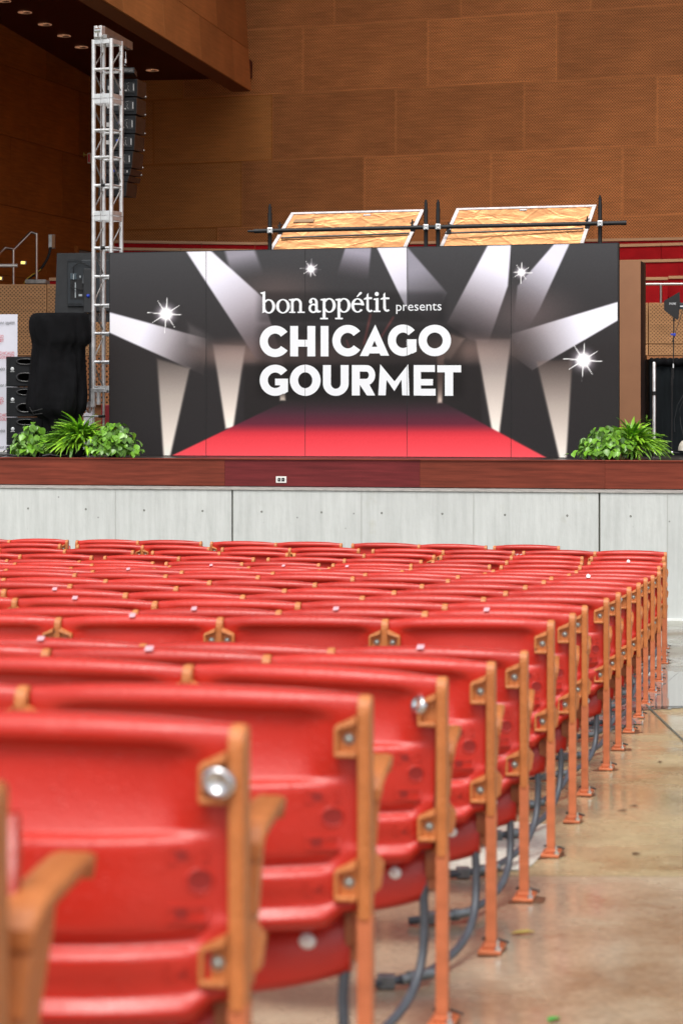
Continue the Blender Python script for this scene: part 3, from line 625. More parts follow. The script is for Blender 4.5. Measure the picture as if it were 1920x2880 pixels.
# frame and braces behind
Ma = wall_frame(309, 0, SD, ST); wv = (Ma.inverted()@PW(1735.5,HY,SD,ST)).x
b = MB(); b.box((-.006,-.003,SZ0-.004),(-.0005,.06,ZT+.003)); b.box((wv+.0005,-.003,SZ0-.004),(wv+.012,.06,ZT+.003)); b.box((-.006,-.003,ZT+.0005),(wv+.012,.06,ZT+.006)); b.box((-.006,-.006,SZ0-.006),(wv+.012,.06,SZ0-.001))
obj('edge_trim', b, M_black, sg, M=Ma)
for fx in (.1,.3,.5,.7,.9):
    b = MB(); x = wv*fx; b.tube([(x,.06,1.6),(x,1.1,ZS+.02)],.02,8); b.box((x-.03,.06,ZS+.0),(x+.03,1.1,ZS+.03)); obj('brace', b, M_black, sg, M=Ma)

# lettering: strokes cut from vinyl, each piece a flat plate
def ring(cx,cy,ro,ri,a0=0,a1=360,n=40):      # (rx,ry) outer, inner; image y down, angles counter-clockwise
    pts = []
    A = [R(a0+(a1-a0)*k/n) for k in range(n+1)]
    if a1-a0 >= 360:
        return [[(cx+ro[0]*math.cos(t),cy-ro[1]*math.sin(t)) for t in A[:-1]], [(cx+ri[0]*math.cos(t),cy-ri[1]*math.sin(t)) for t in A[:-1]]]
    return [[(cx+ro[0]*math.cos(t),cy-ro[1]*math.sin(t)) for t in A]+[(cx+ri[0]*math.cos(t),cy-ri[1]*math.sin(t)) for t in reversed(A)]]
def rc(x0,y0,x1,y1): return [[(x0,y0),(x1,y0),(x1,y1),(x0,y1)]]
def rr(x0,y0,x1,y1,r=5):
    out = []
    for cx,cy,a in ((x1-r,y0+r,-90),(x1-r,y1-r,0),(x0+r,y1-r,90),(x0+r,y0+r,180)):
        for k in range(5): t = R(a+k*22.5); out.append((cx+r*math.cos(t),cy+r*math.sin(t)))
    return [out]
def pl(*p): return [list(p)]
def disc(cx,cy,r): return [[(cx+r*math.cos(R(k*15)),cy+r*math.sin(R(k*15))) for k in range(24)]]
BIG = [
 ('letter_c',[ring(470,362,(87,89),(41,44),37,324)]), ('letter_h',[rc(555,275,600,447),rc(652,275,697,447),rc(600,353,652,392)]), ('letter_i',[rc(727,275,771,447)]),
 ('letter_c',[ring(880,358,(87,89),(41,44),37,324)]),
 ('letter_a',[[[(1035,267),(1113,443),(1066,443),(1059,430),(1003,430),(996,445),(948,445)],[(1031,358),(1046,393),(1016,393)]]]),
 ('letter_g',[ring(1192,356,(86,89),(40,44),40,332), rc(1212,350,1268,387), pl((1226,387),(1268,387),(1268,420),(1244,432),(1226,404))]),
 ('letter_o',[ring(1371,357,(92,89),(45,45))]),
 ('letter_g',[ring(471,582,(88,88),(42,44),40,318), rc(470,573,543,610), pl((498,610),(543,610),(543,646),(520,660),(498,628))]),
 ('letter_o',[ring(640,582,(87,88),(40,45))]),
 ('letter_u',[rc(740,496,785,600),rc(840,496,885,600),ring(812.5,600,(72.5,70),(27.5,30),180,359.9)]),
 ('letter_r',[rc(903,496,948,668),rc(948,496,985,533),rc(948,574,985,610),ring(985,553,(50,57),(14,20),-90,90),pl((950,610),(1002,606),(1035,668),(988,668))]),
 ('letter_m',[[[(1052,667),(1063,491),(1144,589),(1221,491),(1228,668),(1187,667),(1183,578),(1143,643),(1099,580),(1094,667)]]]),
 ('letter_e',[rc(1252,496,1293,668),rc(1293,496,1372,535),rc(1293,575,1361,611),rc(1293,630,1376,669)]),
 ('letter_t',[rc(1385,497,1520,537),rc(1428,537,1475,670)])]
SER = [
 ('letter_b',[rc(53,62,76,222),pl((36,66),(76,57),(76,72),(53,80),(36,74)),ring(104,179,(53,59),(29,47),-150,140),pl((50,235),(53,222),(76,215),(70,228))]),
 ('letter_o',[ring(220,178,(57,59),(32,49))]),
 ('letter_n',[rc(286,128,307,226),pl((269,121),(307,115),(307,132),(286,134),(269,129)),rr(270,222,322,233),ring(330,160,(45,47),(23,30),0,150),rc(353,160,375,226),rr(338,222,400,233)]),
 ('letter_a',[ring(468,195,(40,39),(19,25),20,340),ring(467,148,(37,38),(15,27),0,170),rc(482,148,504,208),disc(447,143,14),pl((482,205),(504,200),(512,214),(532,214),(528,226),(505,232),(488,222))]),
 ('letter_p',[rc(544,124,567,276),pl((526,120),(567,113),(567,130),(544,134),(526,129)),rr(523,272,588,285),ring(597,171,(54,60),(29,48),-148,145)]),
 ('letter_p',[rc(665,124,688,276),pl((647,120),(688,113),(688,130),(665,134),(647,129)),rr(645,272,709,285),ring(718,171,(54,60),(29,48),-148,145)]),
 ('letter_e',[ring(829,171,(53,59),(28,48),0,322),rc(800,152,860,167),pl((819,100),(846,64),(857,61),(865,68),(860,78),(826,104))]),
 ('letter_t',[pl((902,85),(916,68),(919,110),(921,190),(900,190)),pl((878,118),(900,103),(946,104),(946,120),(878,124)),ring(930,188,(31,39),(9,24),180,318)]),
 ('letter_i',[rc(975,122,999,222),pl((958,116),(999,110),(999,126),(975,130),(958,126)),rr(956,214,1016,226),disc(985,78,17)]),
 ('letter_t',[pl((1038,80),(1053,64),(1056,108),(1060,186),(1037,186)),pl((1015,117),(1037,103),(1088,107),(1088,120),(1015,124)),ring(1068,184,(31,39),(9,24),180,318)])]
Minv = Ma.inverted()
def cut(name, pieces, x0, y0, sc, parent=sg):
    b = MB()
    for k, loops in enumerate(pieces):
        L3 = [[Vector((*Minv_xz(x0+x/sc, y0+y/sc),0)) for x,y in lp] for lp in loops]
        tris = geometry.tessellate_polygon(L3); flat = [v for lp in L3 for v in lp]; off = -.0022-.0005*k
        b.add([(v.x, off, v.y) for v in flat], [tuple(t) for t in tris])
    o = obj(name, b, M_white, parent, M=Ma); return o
def Minv_xz(px, py): v = Minv@PW(px,py,SD,ST); return v.x, v.z
for nme, pcs in BIG: cut(nme, pcs, 540, 780, 2.0103)
for nme, pcs in SER: cut(nme, pcs, 720, 800, 2.9037)
# "presents" in a light sans
vs, fs = text_mesh('presents', 1.0, 1.0)
x0, zb = Minv_xz(720+1143/2.9037, 800+241/2.9037); x1, zt = Minv_xz(720+1512/2.9037, 800+152/2.9037)
b = MB(); b.add([(x0+v[0]*(x1-x0), -.003, zb+v[2]*(zt-zb)) for v in vs], fs); obj('small_lettering', b, M_white, sg, M=Ma)

# ------------------------------------------------------------------ brown board behind the sign, right
bb = thing('brown_board', 'tall brown board standing behind the right end of the sign', 'board')
d = 28.3; p0, p1 = P(1700,733,d), P(1800,733,d)
Mb = Matrix.Translation((p0.x,d,0)); w_ = p1.x-p0.x
b = MB(); b.box((0,0,ZS),(w_,.12,p0.z)); obj('board_face', b, M_slab, bb, M=Mb)
b = MB(); b.hexa([(w_+.001,0.002,ZS),(w_+.05,.12,ZS),(w_+.125,.5,ZS),(w_+.001,.5,ZS)],[(w_+.001,.002,p0.z),(w_+.05,.12,p0.z-.012),(w_+.125,.5,p0.z-.01),(w_+.001,.5,p0.z)]); obj('board_edge', b, M_slab_side, bb, M=Mb)

# ------------------------------------------------------------------ gold foil panels on black pipes
def foil():
    m = mat('crinkled_gold_foil', (.41,.20,.09), .36, 1, var=.16, vscale=5, stretch=(1,1,1)); n, l, b = N(m)
    tc = n.new('ShaderNodeTexCoord'); mp = n.new('ShaderNodeMapping'); mp.inputs['Rotation'].default_value = (0,R(30),0); mp.inputs['Scale'].default_value = (1,1,2.2); l.new(tc.outputs['Object'], mp.inputs[0])
    a = n.new('ShaderNodeTexNoise'); a.inputs['Scale'].default_value = 3; a.inputs['Detail'].default_value = 5; a.inputs['Roughness'].default_value = .5; a.inputs['Distortion'].default_value = .8; l.new(mp.outputs[0], a.inputs[0])
    v = n.new('ShaderNodeTexVoronoi'); v.feature = 'DISTANCE_TO_EDGE'; v.inputs['Scale'].default_value = 2.2; l.new(mp.outputs[0], v.inputs['Vector'])
    vm = n.new('ShaderNodeMapRange'); l.new(v.outputs[0], vm.inputs[0]); vm.inputs[2].default_value = .06
    ad = n.new('ShaderNodeMath'); ad.operation = 'MULTIPLY_ADD'; l.new(vm.outputs[0], ad.inputs[0]); ad.inputs[1].default_value = .10; l.new(a.outputs[0], ad.inputs[2])
    bp_ = n.new('ShaderNodeBump'); bp_.inputs['Strength'].default_value = .34; bp_.inputs['Distance'].default_value = .03; l.new(ad.outputs[0], bp_.inputs['Height']); l.new(bp_.outputs[0], b.inputs['Normal']); return m
M_foil = foil(); M_tape = mat('white_tape', (.62,.58,.58), .5, var=.25, vscale=14)
def goldpanel(tl, tr_, br, bl, label, marks):
    t = thing('foil_panel', label, 'reflector panel', group='tilted gold foil panels above the sign')
    dB, dT = 29.46, 29.87
    TL,TR,BR,BL = P(*tl,dT), P(*tr_,dT-.08), P(*br,dB-.08), P(*bl,dB)
    e = (BL-TL)*.55; BL2, BR2 = BL+e, BR+(BR-TR)*.55
    ux = (TR-TL); vy = (BL2-TL); nn = ux.cross(vy).normalized()
    if nn.y > 0: nn = -nn
    b = MB(); nx, ny = 40, 24; rows_ = []
    for j in range(ny+1):
        row = []
        for i in range(nx+1):
            a, c = i/nx, j/ny; p = TL.lerp(TR,a).lerp(BL2.lerp(BR2,a),c)
            e_ = min(a,1-a,c,1-c); row.append(p+nn*(.0015*random.uniform(-1,1) if e_ > 0 else 0))
        rows_.append(row)
    b.grid(rows_); f_ = obj('foil_sheet', b, M_foil, t)
    b = MB(); q = [TL,TR,BR2,BL2]; b.hexa([x-nn*.03 for x in q],[x-nn*.008 for x in q]); obj('backboard', b, M_slab, t)
    u_ = ux.normalized(); v_ = vy.normalized(); tw = .045
    def strip(a, c, inn, nm='edge_tape', m=M_tape, lift=.009):
        b = MB(); b.hexa([a-nn*.012, c-nn*.012, c+inn-nn*.012, a+inn-nn*.012],[a+nn*lift, c+nn*lift, c+inn+nn*lift, a+inn+nn*lift]); obj(nm, b, m, t)
    strip(TL,TR,v_*tw*.7); strip(TL+v_*tw*.72, BL2, u_*tw); strip(TR+v_*tw*.72, BR2, -u_*tw)
    for (fx,fy,w_,h_,m_) in marks:
        a = TL.lerp(TR,fx).lerp(BL2.lerp(BR2,fx),fy); strip(a, a+u_*w_, v_*h_, 'label', m_, .012)
    return t
M_patch = mat('dull_patch', (.30,.18,.09), .6)
goldpanel((819,599),(1193,590),(1144,694),(758,701),'left gold foil panel tilted above the sign, with a dull grey patch',[(.06,.13,.25,.055,M_patch),(.56,.07,.09,.02,M_tape)])
goldpanel((1283,587),(1676,577),(1641,682),(1237,691),'right gold foil panel tilted above the sign, with a torn spot',[(.46,.05,.09,.02,M_tape)])
ps = thing('pipe_stand', 'black horizontal pipe clamped to four upright black pipes behind the sign', 'pipe frame')
D_ = 29.2
b = MB(); b.tube([P(714,650,D_),P(1745,627,D_)],.026,12); b.tube([P(697,650.4,D_),P(714,650,D_)],.015,8); b.tube([P(1745,627,D_),P(1760,626.7,D_)],.03,10); obj('cross_pipe', b, M_black, ps)
b = MB(); b.tube([P(790,669,29.55),P(1150,656,29.5)],.012,8); b.tube([P(1250,656,29.5),P(1640,643,29.5)],.012,8); obj('thin_rail', b, mat('dark_grey_rail', (.05,.05,.05), .4), ps)
for x, y0, yc in ((759,574,648.5),(1197,562,639),(1231,562,638),(1686,549,628.5)):
    a = P(x,y0,D_+.06); b = MB(); b.tube([(a.x,a.y,ZS),(a.x,a.y,a.z-.13)],.026,12); b.tube([(a.x,a.y,a.z-.13),(a.x,a.y,a.z-.03)],.021,10); b.tube([(a.x,a.y,a.z-.03),(a.x,a.y,a.z)],.013,8)
    b.tube([(a.x,a.y,a.z-.13),(a.x,a.y,a.z-.115)],.029,12); obj('upright', b, M_black, ps)
    b = MB(); b.tube([(a.x-.25,a.y,ZS+.012),(a.x+.25,a.y,ZS+.012)],.01,6); b.tube([(a.x,a.y-.25,ZS+.012),(a.x,a.y+.25,ZS+.012)],.01,6); obj('base', b, M_black, ps)
    c = P(x,yc,D_-.03); b = MB(); b.bbox((c.x-.034,c.y-.012,c.z-.036),(c.x+.034,c.y+.1,c.z+.036),.008); b.dome((c.x,c.y-.012,c.z+.02),(0,-1,0),.012,.012,8); b.dome((c.x,c.y-.012,c.z-.018),(0,-1,0),.012,.012,8); obj('clamp', b, M_steel, ps)
for x,y in ((787,636),(1159,628),(1261,636),(1650,620)):
    c = P(x,y,D_+.02); b = MB(); b.tube([c+Vector((-.01,0,-.05)),c+Vector((0,0,0)),c+Vector((.0,-.01,.05))],.011,6,radii=[.02,.014,.006]); b.tube([c+Vector((-.03,0,.0)),c+Vector((.03,0,.02))],.009,6); b.bbox((c.x-.025,c.y-.03,c.z-.1),(c.x+.03,c.y+.05,c.z-.04),.006); obj('tilt_clamp', b, M_black, ps)

# ------------------------------------------------------------------ truss tower
tx = P(264,HY,28.95); TR_ = thing('truss_tower', 'tall silver aluminium box truss tower left of the big sign', 'truss', (tx.x,tx.y,ZS), R(-24))
TW, ZTT = .245, P(0,112,28.95).z-ZS
cr = {(0,0):(0,0),(1,0):(TW,0),(1,1):(TW,TW),(0,1):(0,TW)}
def yz(py): return P(0,py,28.95).z-ZS
secs = [(yz(112),yz(278)),(yz(279.5),yz(607)),(yz(608.5),yz(1098))]
for top, bot in secs:
    for x,y in cr.values():
        b = MB(); b.tube([(x,y,bot),(x,y,top)],.0265,10); obj('chord', b, M_alu, TR_)
    for z0,z1 in ((top-.055,top-.002),(bot+.002,bot+.055)):
        b = MB(); 
        b.bbox((.02,-.02,z0),(TW-.02,-.006,z1),.002); b.bbox((.02,TW+.006,z0),(TW-.02,TW+.02,z1),.002); b.bbox((-.02,.02,z0),(-.006,TW-.02,z1),.002); b.bbox((TW+.006,.02,z0),(TW+.02,TW-.02,z1),.002)
        obj('end_plate', b, M_alu, TR_)
for py in (196,367,443,522,698,778,859,938,1018,1098):
    z = yz(py); b = MB()
    b.tube([(0,0,z),(TW,0,z)],.018,8); b.tube([(0,TW,z-.01),(TW,TW,z-.01)],.018,8); b.tube([(TW,0,z),(TW,TW,z)],.014,8); b.tube([(0,0,z),(0,TW,z)],.014,8); obj('rung', b, M_alu, TR_)
zs_ = [yz(p) for p in (130,196,262,300,367,443,522,595,625,698,778,859,938,1018,1098)]
for i,(a,c) in enumerate(zip(zs_,zs_[1:])):
    if abs(a-c) < .2: continue
    y0,y1 = (TW,0) if i%2 == 0 else (0,TW)
    b = MB(); b.tube([(TW,y0,a-.03),(TW,y1,c+.03)],.011,6); b.tube([(0,y0,a-.03),(0,y1,c+.03)],.011,6); obj('diagonal', b, M_alu_dark, TR_)
for py in (698,522):
    z = yz(py); b = MB(); b.tube([(TW*.42,0,z),(TW*.68,0,z)],.021,8); obj('black_tape', b, M_black, TR_)
# top head: pulley blocks and the lifting arm
Z0 = ZTT
b = MB(); b.bbox((.02,-.03,Z0+.0),(.20,TW,Z0+.05),.006); obj('head_plate', b, M_alu_dark, TR_)
for x in (.035,.10):
    b = MB(); b.bbox((x,-.06,Z0+.02),(x+.045,.03,Z0+.16),.008); obj('pulley_cheek', b, M_alu, TR_)
b = MB(); b.tube([(.05,-.02,Z0+.10),(.13,-.02,Z0+.10)],.05,12); obj('pulley', b, M_steel, TR_)
pa = Vector((.11,.0,Z0+.11)); Mi = TR_.matrix_basis.copy(); TRm = Matrix.Translation(TR_.location)@Matrix.Rotation(R(-24),4,'Z')
pe = TRm.inverted()@P(366,130,30.2)
dirv = (pe-pa); sdv = dirv.cross(Vector((0,0,1))).normalized()*.035
b = MB(); up_ = Vector((0,0,.05)); b.hexa([pa-sdv-up_,pe-sdv-up_,pe+sdv-up_,pa+sdv-up_],[pa-sdv+up_,pe-sdv+up_,pe+sdv+up_,pa+sdv+up_]); obj('lifting_arm', b, M_alu_dark, TR_)
for k in range(5):
    c = pa.lerp(pe,.2+.18*k)-sdv; b = MB(); b.dome(c+Vector((0,0,.03)), -sdv, .014,.01,8); obj('arm_bolt', b, M_steel, TR_)
b = MB(); wx = TRm.inverted()@P(278,90,28.8); b.tube([(wx.x,-.05,Z0+.1),(wx.x-.01,-.05,1.0),(.03,-.06,.55)],.004,5); obj('hoist_cable', b, M_steel, TR_)
# winch and base of the tower
zb = yz(1150)
b = MB(); b.tube([(-.09,-.06,zb+.02),(-.03,-.06,zb+.02)],.055,14); b.tube([(-.10,-.06,zb+.02),(-.095,-.06,zb+.02)],.075,16); b.tube([(-.03,-.06,zb+.02),(-.025,-.06,zb+.02)],.075,16); obj('winch_drum', b, M_steel, TR_)
b = MB(); b.bbox((.0,-.07,zb+.02),(.05,-.03,zb+.25),.004); b.bbox((.08,-.07,zb+.05),(.12,-.03,zb+.24),.004); b.bbox((-.0,-.07,zb+.2),(.2,-.035,zb+.25),.004); obj('winch_bracket', b, M_alu, TR_)
b = MB(); b.tube([(-.1,-.08,zb-.09),(.12,-.08,zb-.09)],.012,8); b.tube([(.12,-.08,zb-.09),(.2,-.08,zb-.09)],.018,8,mi=1); obj('crank_handle', b, [M_alu,M_black], TR_)
b = MB(); [b.tube([(x,y,.12),(x,y,yz(1098))],.017,8) for x,y in cr.values()]; b.bbox((-.06,-.06,.06),(TW+.06,TW+.06,.14),.006)
for sx,sy in ((-1,-1),(1,-1),(1,1),(-1,1)):
    cx = TW/2; b.tube([(cx,cx,.10),(cx+sx*.55,cx+sy*.45,.035)],.025,8); b.tube([(cx+sx*.55,cx+sy*.45,.0),(cx+sx*.55,cx+sy*.45,.2)],.014,6)
obj('tower_base', b, M_alu, TR_)
# ------------------------------------------------------------------ hanging line array
la = thing('speaker_array', 'curved black line array of hanging loudspeakers right of the truss top', 'loudspeakers')
LD = 30.3
b = MB(); a = P(354,145,LD); b.tube([a, P(354,166,LD)],.005,5); b.tube([P(354,166,LD),P(354,178,LD)],.016,8); b.tube([P(350,182,LD),P(357,186,LD),P(352,191,LD)],.010,6); obj('hoist_hook', b, M_steel, la)
b = MB(); b.box((P(322,0,LD).x,LD-.1,P(0,208,LD).z),(P(380,0,LD).x,LD+.3,P(0,193,LD).z)); b.box((P(352,0,LD).x,LD-.11,P(0,205,LD).z),(P(376,0,LD).x,LD-.101,P(0,196,LD).z),1); obj('rigging_frame', b, [M_plastic, mat('worn_grey', (.12,.12,.12), .6, var=.5, vscale=60)], la)
# cabinets: (y top, y bottom, x rear-left, x rear-right, x side-right)
cabs = [(222,270,300,386,404),(274,321,299,384,403),(325,374,298,382,402),(377,422,296,379,399),(425,471,293,374,396),(474,492,288,368,392),(494,510,284,362,388),(512,551,280,357,378)]
M_cab = mat('speaker_paint', (.007,.008,.010), .65, spec=.25, var=.3, vscale=10, bump=.15, bscale=150)
M_cabside = mat('speaker_grille', (.03,.014,.008), .45, var=.6, vscale=18, bump=.5, bscale=60)
for i,(y0,y1,xa,xb,xc) in enumerate(cabs):
    n_ = cabs[i+1] if i+1 < len(cabs) else (551,551,276,345,360)
    z1, z0 = P(0,y0,LD).z, P(0,y1,LD).z; X = lambda v,dd_=LD: P(v,0,dd_).x
    b = MB(); dx = (n_[2]-xa)*.9; 
    fb = [(X(xa+dx),LD,z0),(X(xb+dx),LD,z0),(X(xc+dx*.8),LD+.38,z0+.01),(X(xa+dx)+.05,LD+.38,z0+.01)]
    ft = [(X(xa),LD,z1),(X(xb),LD,z1),(X(xc),LD+.38,z1-.005),(X(xa)+.05,LD+.38,z1-.005)]
    b.hexa(fb, ft); c_ = obj('cabinet', b, M_cab, la)
    b = MB(); q = [Vector(fb[1]),Vector(fb[2]),Vector(ft[2]),Vector(ft[1])]; o_ = Vector((.006,0,0))
    b.hexa([q[0]+o_*.3,q[1]+o_*.3,q[1]+o_,q[0]+o_],[q[3]+o_*.3,q[2]+o_*.3,q[2]+o_,q[3]+o_]); obj('side_panel', b, M_cabside, c_)
    if i < 6:
        h = z1-z0; b = MB(); xr = X(xb)
        b.box((xr-.30,LD-.006,z0+.2*h),(xr-.03,LD-.001,z1-.2*h)); obj('amp_panel', b, mat('amp_panel', (.010,.011,.013), .6), c_)
        b = MB(); b.box((xr-.05,LD-.009,z0+.32*h),(xr-.038,LD-.0065,z1-.28*h)); b.box((xr-.165,LD-.009,z0+.28*h),(xr-.13,LD-.0065,z0+.36*h)); b.box((xr-.31-.06,LD-.009,z0+.35*h),(xr-.32,LD-.0065,z0+.6*h)); obj('white_label', b, mat('label_white', (.4,.4,.4), .5), c_)
        b = MB(); b.tube([(xr-.10,LD-.008,z1-.22*h),(xr-.14,LD-.008,z1-.3*h),(xr-.11,LD-.008,z1-.4*h),(xr-.12,LD-.008,z1-.55*h),(xr-.10,LD-.008,z1-.7*h)],.003,4); obj('emblem', b, mat('label_grey', (.35,.35,.35), .5), c_)
        b = MB(); b.dome((xr-.22,LD-.006,z1-.42*h),(0,-1,0),.018,.015,8); obj('plug', b, M_blue, c_)
        b = MB(); b.dome((X(xc)+.0,LD+.33,z0+.03),(1,-.5,0),.014,.014,6); obj('rigging_pin', b, M_alu_dark, c_)
b = MB(); b.tube([P(x,y,LD-.03) for x,y in ((345,240),(352,262),(343,290),(350,310),(344,340),(353,360),(343,395),(350,420),(335,440),(330,470))],.008,6); obj('signal_cable', b, M_black, la)

# ------------------------------------------------------------------ monitor seen from behind
mo = thing('monitor', 'large black flat monitor seen from behind, with cables, behind the truss', 'monitor')
d = 31.5; p = P(159,880,d); w_ = P(330,0,d).x-p.x; h_ = P(0,712,d).z-p.z
Mm = Matrix.Translation((p.x,d,p.z))@Matrix.Rotation(R(3),4,'Y')
Mm = Matrix.Translation((p.x,d,p.z))
b = MB(); b.hexa([(-.02,0,0),(w_,0,0),(w_,.06,0),(-.02,.06,0)],[(.01,0,h_),(w_+.01,0,h_+.01),(w_+.01,.06,h_+.01),(.01,.06,h_)]); obj('monitor_shell', b, M_plastic, mo, M=Mm)
b = MB(); b.bbox((.15,-.03,.08),(w_-.05,.0,h_-.09),.01); obj('back_cover', b, M_panelgrey, mo, M=Mm)
b = MB(); b.box((.19,-.034,.18),(.36,-.031,.44)); obj('port_recess', b, M_black, mo, M=Mm)
b = MB(); b.bbox((.19,-.045,.44),(.27,-.03,.52),.004); obj('power_box', b, mat('blue_grey', (.06,.09,.11), .5), mo, M=Mm)
b = MB(); b.bbox((.29,-.06,.43),(.345,-.035,.57),.004, M=Matrix.Rotation(R(8),4,'Y')); obj('adapter', b, mat('grey_adapter', (.10,.11,.12), .5), mo, M=Mm)
b = MB(); b.tube([(.23,-.05,.5),(.23,-.06,.6),(.30,-.06,.66),(.38,-.05,.65),(.46,-.04,.6)],.006,6); b.tube([(.21,-.05,.38),(.2,-.06,.34),(.24,-.06,.31),(.27,-.05,.33),(.33,-.05,.30),(.38,-.05,.32)],.006,6); obj('cables', b, M_black, mo, M=Mm)
b = MB(); b.bbox((.37,-.09,.0),(.5,-.03,.58),.006); b.bbox((.37,-.06,.02),(w_-.02,-.031,.10),.004); b.bbox((.37,-.06,.5),(w_-.02,-.031,.56),.004); obj('wall_mount', b, M_plastic, mo, M=Mm)
b = MB(); b.box((.25,-.036,.2),(.262,-.034,.40)); b.box((.30,-.036,.22),(.345,-.034,.245)); b.box((.315,-.062,.46),(.33,-.060,.49)); b.box((.23,-.062,.44),(.24,-.058,.51)); obj('stickers', b, mat('label_grey2', (.45,.5,.52), .5), mo, M=Mm)
b = MB(); b.dome((.43,-.09,.22),(0,-1,0),.025,.02,8); obj('blue_tie', b, M_blue, mo, M=Mm)
for z in (.06,.075,.09,.64,.655,.67):
    b = MB(); b.box((.16,-.0345,z+.03),(.34,-.031,z+.034)); obj('vent_slot', b, M_black, mo, M=Mm)
b = MB(); b.tube([(.45,.1,0.0),(.45,.1,ZS-p.z)],.03,8); b.box((.1,-.2,ZS-p.z),(.8,.4,ZS-p.z+.02)); b.box((-.02,-.01,-.12),(w_,.05,-.005)); obj('stand', b, M_plastic, mo, M=Mm)

# ------------------------------------------------------------------ banner, subwoofers, draped lectern
bn = thing('roll_up_banner', 'white step-and-repeat banner with red and grey print at the far left', 'banner')
d = 28.95; pB = P(-190,1283,d); w_ = P(50,0,d).x-pB.x; h_ = P(0,884,d).z-ZS
Mbn = Matrix.Translation((pB.x,d,ZS))
b = MB(); nx = 24; rws = [[(w_*i/nx, .006*math.sin(i*1.1+j*.6), .03+(h_-.03)*j/10) for i in range(nx+1)] for j in range(11)]
b.grid(rws); fb_ = obj('fabric', b, M_banner, bn, M=Mbn)
b = MB(); b.box((-.01,.008,h_-.02),(w_+.004,.022,h_)); b.bbox((-.02,-.06,0),(w_+.03,.08,.05),.01); b.tube([(w_*.5,.03,.04),(w_*.5,.03,h_-.02)],.012,8); obj('banner_frame', b, M_alu_dark, bn, M=Mbn)
def btxt(txt, x1px, ypx, wpx, hpx, m):
    vs, fs = text_mesh(txt, wpx/F*d, hpx/F*d); o_ = P(x1px-wpx, ypx, d)
    b = MB(); b.add([(o_.x-pB.x+v[0], -.012, o_.z-ZS+v[2]) for v in vs], fs); obj('print_text', b, m, bn, M=Mbn)
for k,(y,x) in enumerate([(915,43),(1045,16),(1091,43),(1219,16),(1265,43)]):
    for s_ in (0,-62,-124): btxt('bon appétit', x+s_, y, 44, 13, M_greyprint)
for k,(y,x) in enumerate([(951,11),(998,41),(1126,11),(1172,41)]):
    for s_ in (0,-66,-132):
        btxt('CHICAGO', x+s_, y, 41, 9, M_redprint); btxt('GOURMET', x+s_+1, y+11, 43, 9, M_redprint)
# subwoofers
d = 28.3
for i,(y0,y1) in enumerate(((1003,1086),(1089,1172),(1174,1252),(1254,1288))):
    lab = ['topmost black subwoofer of the stack at the left','second black subwoofer from the top of the left stack','third black subwoofer, just above the leafy plant','lowest black subwoofer of the left stack, behind the leafy plant'][i]
    x0 = 18+i*.5; p = P(x0,y1,d); z0 = p.z if i < 3 else ZS+.002
    s_ = thing('subwoofer', lab, 'subwoofer', (p.x,d,z0), group='stacked black subwoofers at the left')
    w_ = P(120,0,d).x-p.x; h = P(0,y0,d).z-z0
    b = MB(); b.bbox((0,0,0),(w_,.6,h),.008); obj('cabinet', b, M_cab, s_)
    for (cz, rz_) in ((.83*h,.045),(.3*h,.07)):
        if h < .25 and cz < .5*h: continue
        b = MB()
        rows_ = []
        for k_,(sc,yy) in enumerate(((1.0,-.001),(1.0,-.014),(.82,-.014),(.72,.0),(.6,.10))):
            rows_.append([(.20+ (.115*sc)*math.copysign(abs(math.cos(t))**.75,math.cos(t)) +.03, yy, cz+rz_*sc*.8*math.sin(t)) for t in [q/24*6.2832 for q in range(24)]])
        b.grid(rows_, 0, True, True); obj('port_ring', b, mat('gloss_black', (.01,.01,.011), .2), s_)
        b = MB(); rws = [(.23+.082*math.cos(q/24*6.2832), -.0015, cz+rz_*.56*math.sin(q/24*6.2832)) for q in range(24)]; b.add(rws,[tuple(range(24))]); obj('port_hole', b, mat('port_dark', (.001,.001,.001), 1, spec=0), s_)
    b = MB(); b.dome((.075,0,.58*h),(0,-1,0),.022,.004,14); b.box((.05,-.004,.5*h-.006),(.10,-.001,.5*h)); obj('badge', b, mat('silver_badge', (.55,.57,.58), .4,.5), s_)
    b = MB()
    for k_ in range(14): b.box((.012,-.004,h*(.06+.065*k_)),(.03,-.0005,h*(.06+.065*k_)+.008))
    obj('edge_ribs', b, M_black, s_)
# draped lectern
dl = thing('draped_stand', 'black cloth bundled over a tall stand between subwoofers and truss', 'covered stand')
d = 28.0; sil = [(881,99,246),(884,92,250),(893,85,251),(905,82,254),(925,82,256),(945,86,258),(962,90,257),(968,91,250),(976,91,241),(1000,88,241),(1040,84,243),(1080,80,245),(1110,76,247),(1135,73,246),(1150,75,243),(1162,84,237),(1170,100,232),(1180,118,228),(1215,120,232),(1286,112,236)]
rows_ = []
for (y,xl,xr) in sil:
    c = (xl+xr)/2; hw = (xr-xl)/2/F*d; cc = P(c,y,d); row = []
    for k in range(72):
        t = k/72*6.2832; fold = 1+(.07*math.sin(7*t+y*.02)+.06*math.sin(13*t-y*.016+1)+.045*math.sin(23*t+y*.03))*min(1,max(.25,(y-890)/90))*(1 if y < 1160 else 1.6)
        row.append((cc.x+hw*math.copysign(abs(math.cos(t))**.7,math.cos(t))*(fold if abs(math.cos(t)) < .8 else 1), d+hw*.62*math.sin(t)*fold, max(cc.z,ZS+.004)))
    rows_.append(row)
b = MB(); b.grid(rows_,0,True,True); b.add(rows_[0],[tuple(range(72))]); obj('cloth', b, M_cloth, dl)
b = MB(); b.tube([P(120,1150,27.68),P(90,1158,27.7),P(84,1145,27.7),P(95,1166,27.72),P(120,1163,27.7)],.006,5); obj('cord', b, M_black, dl)
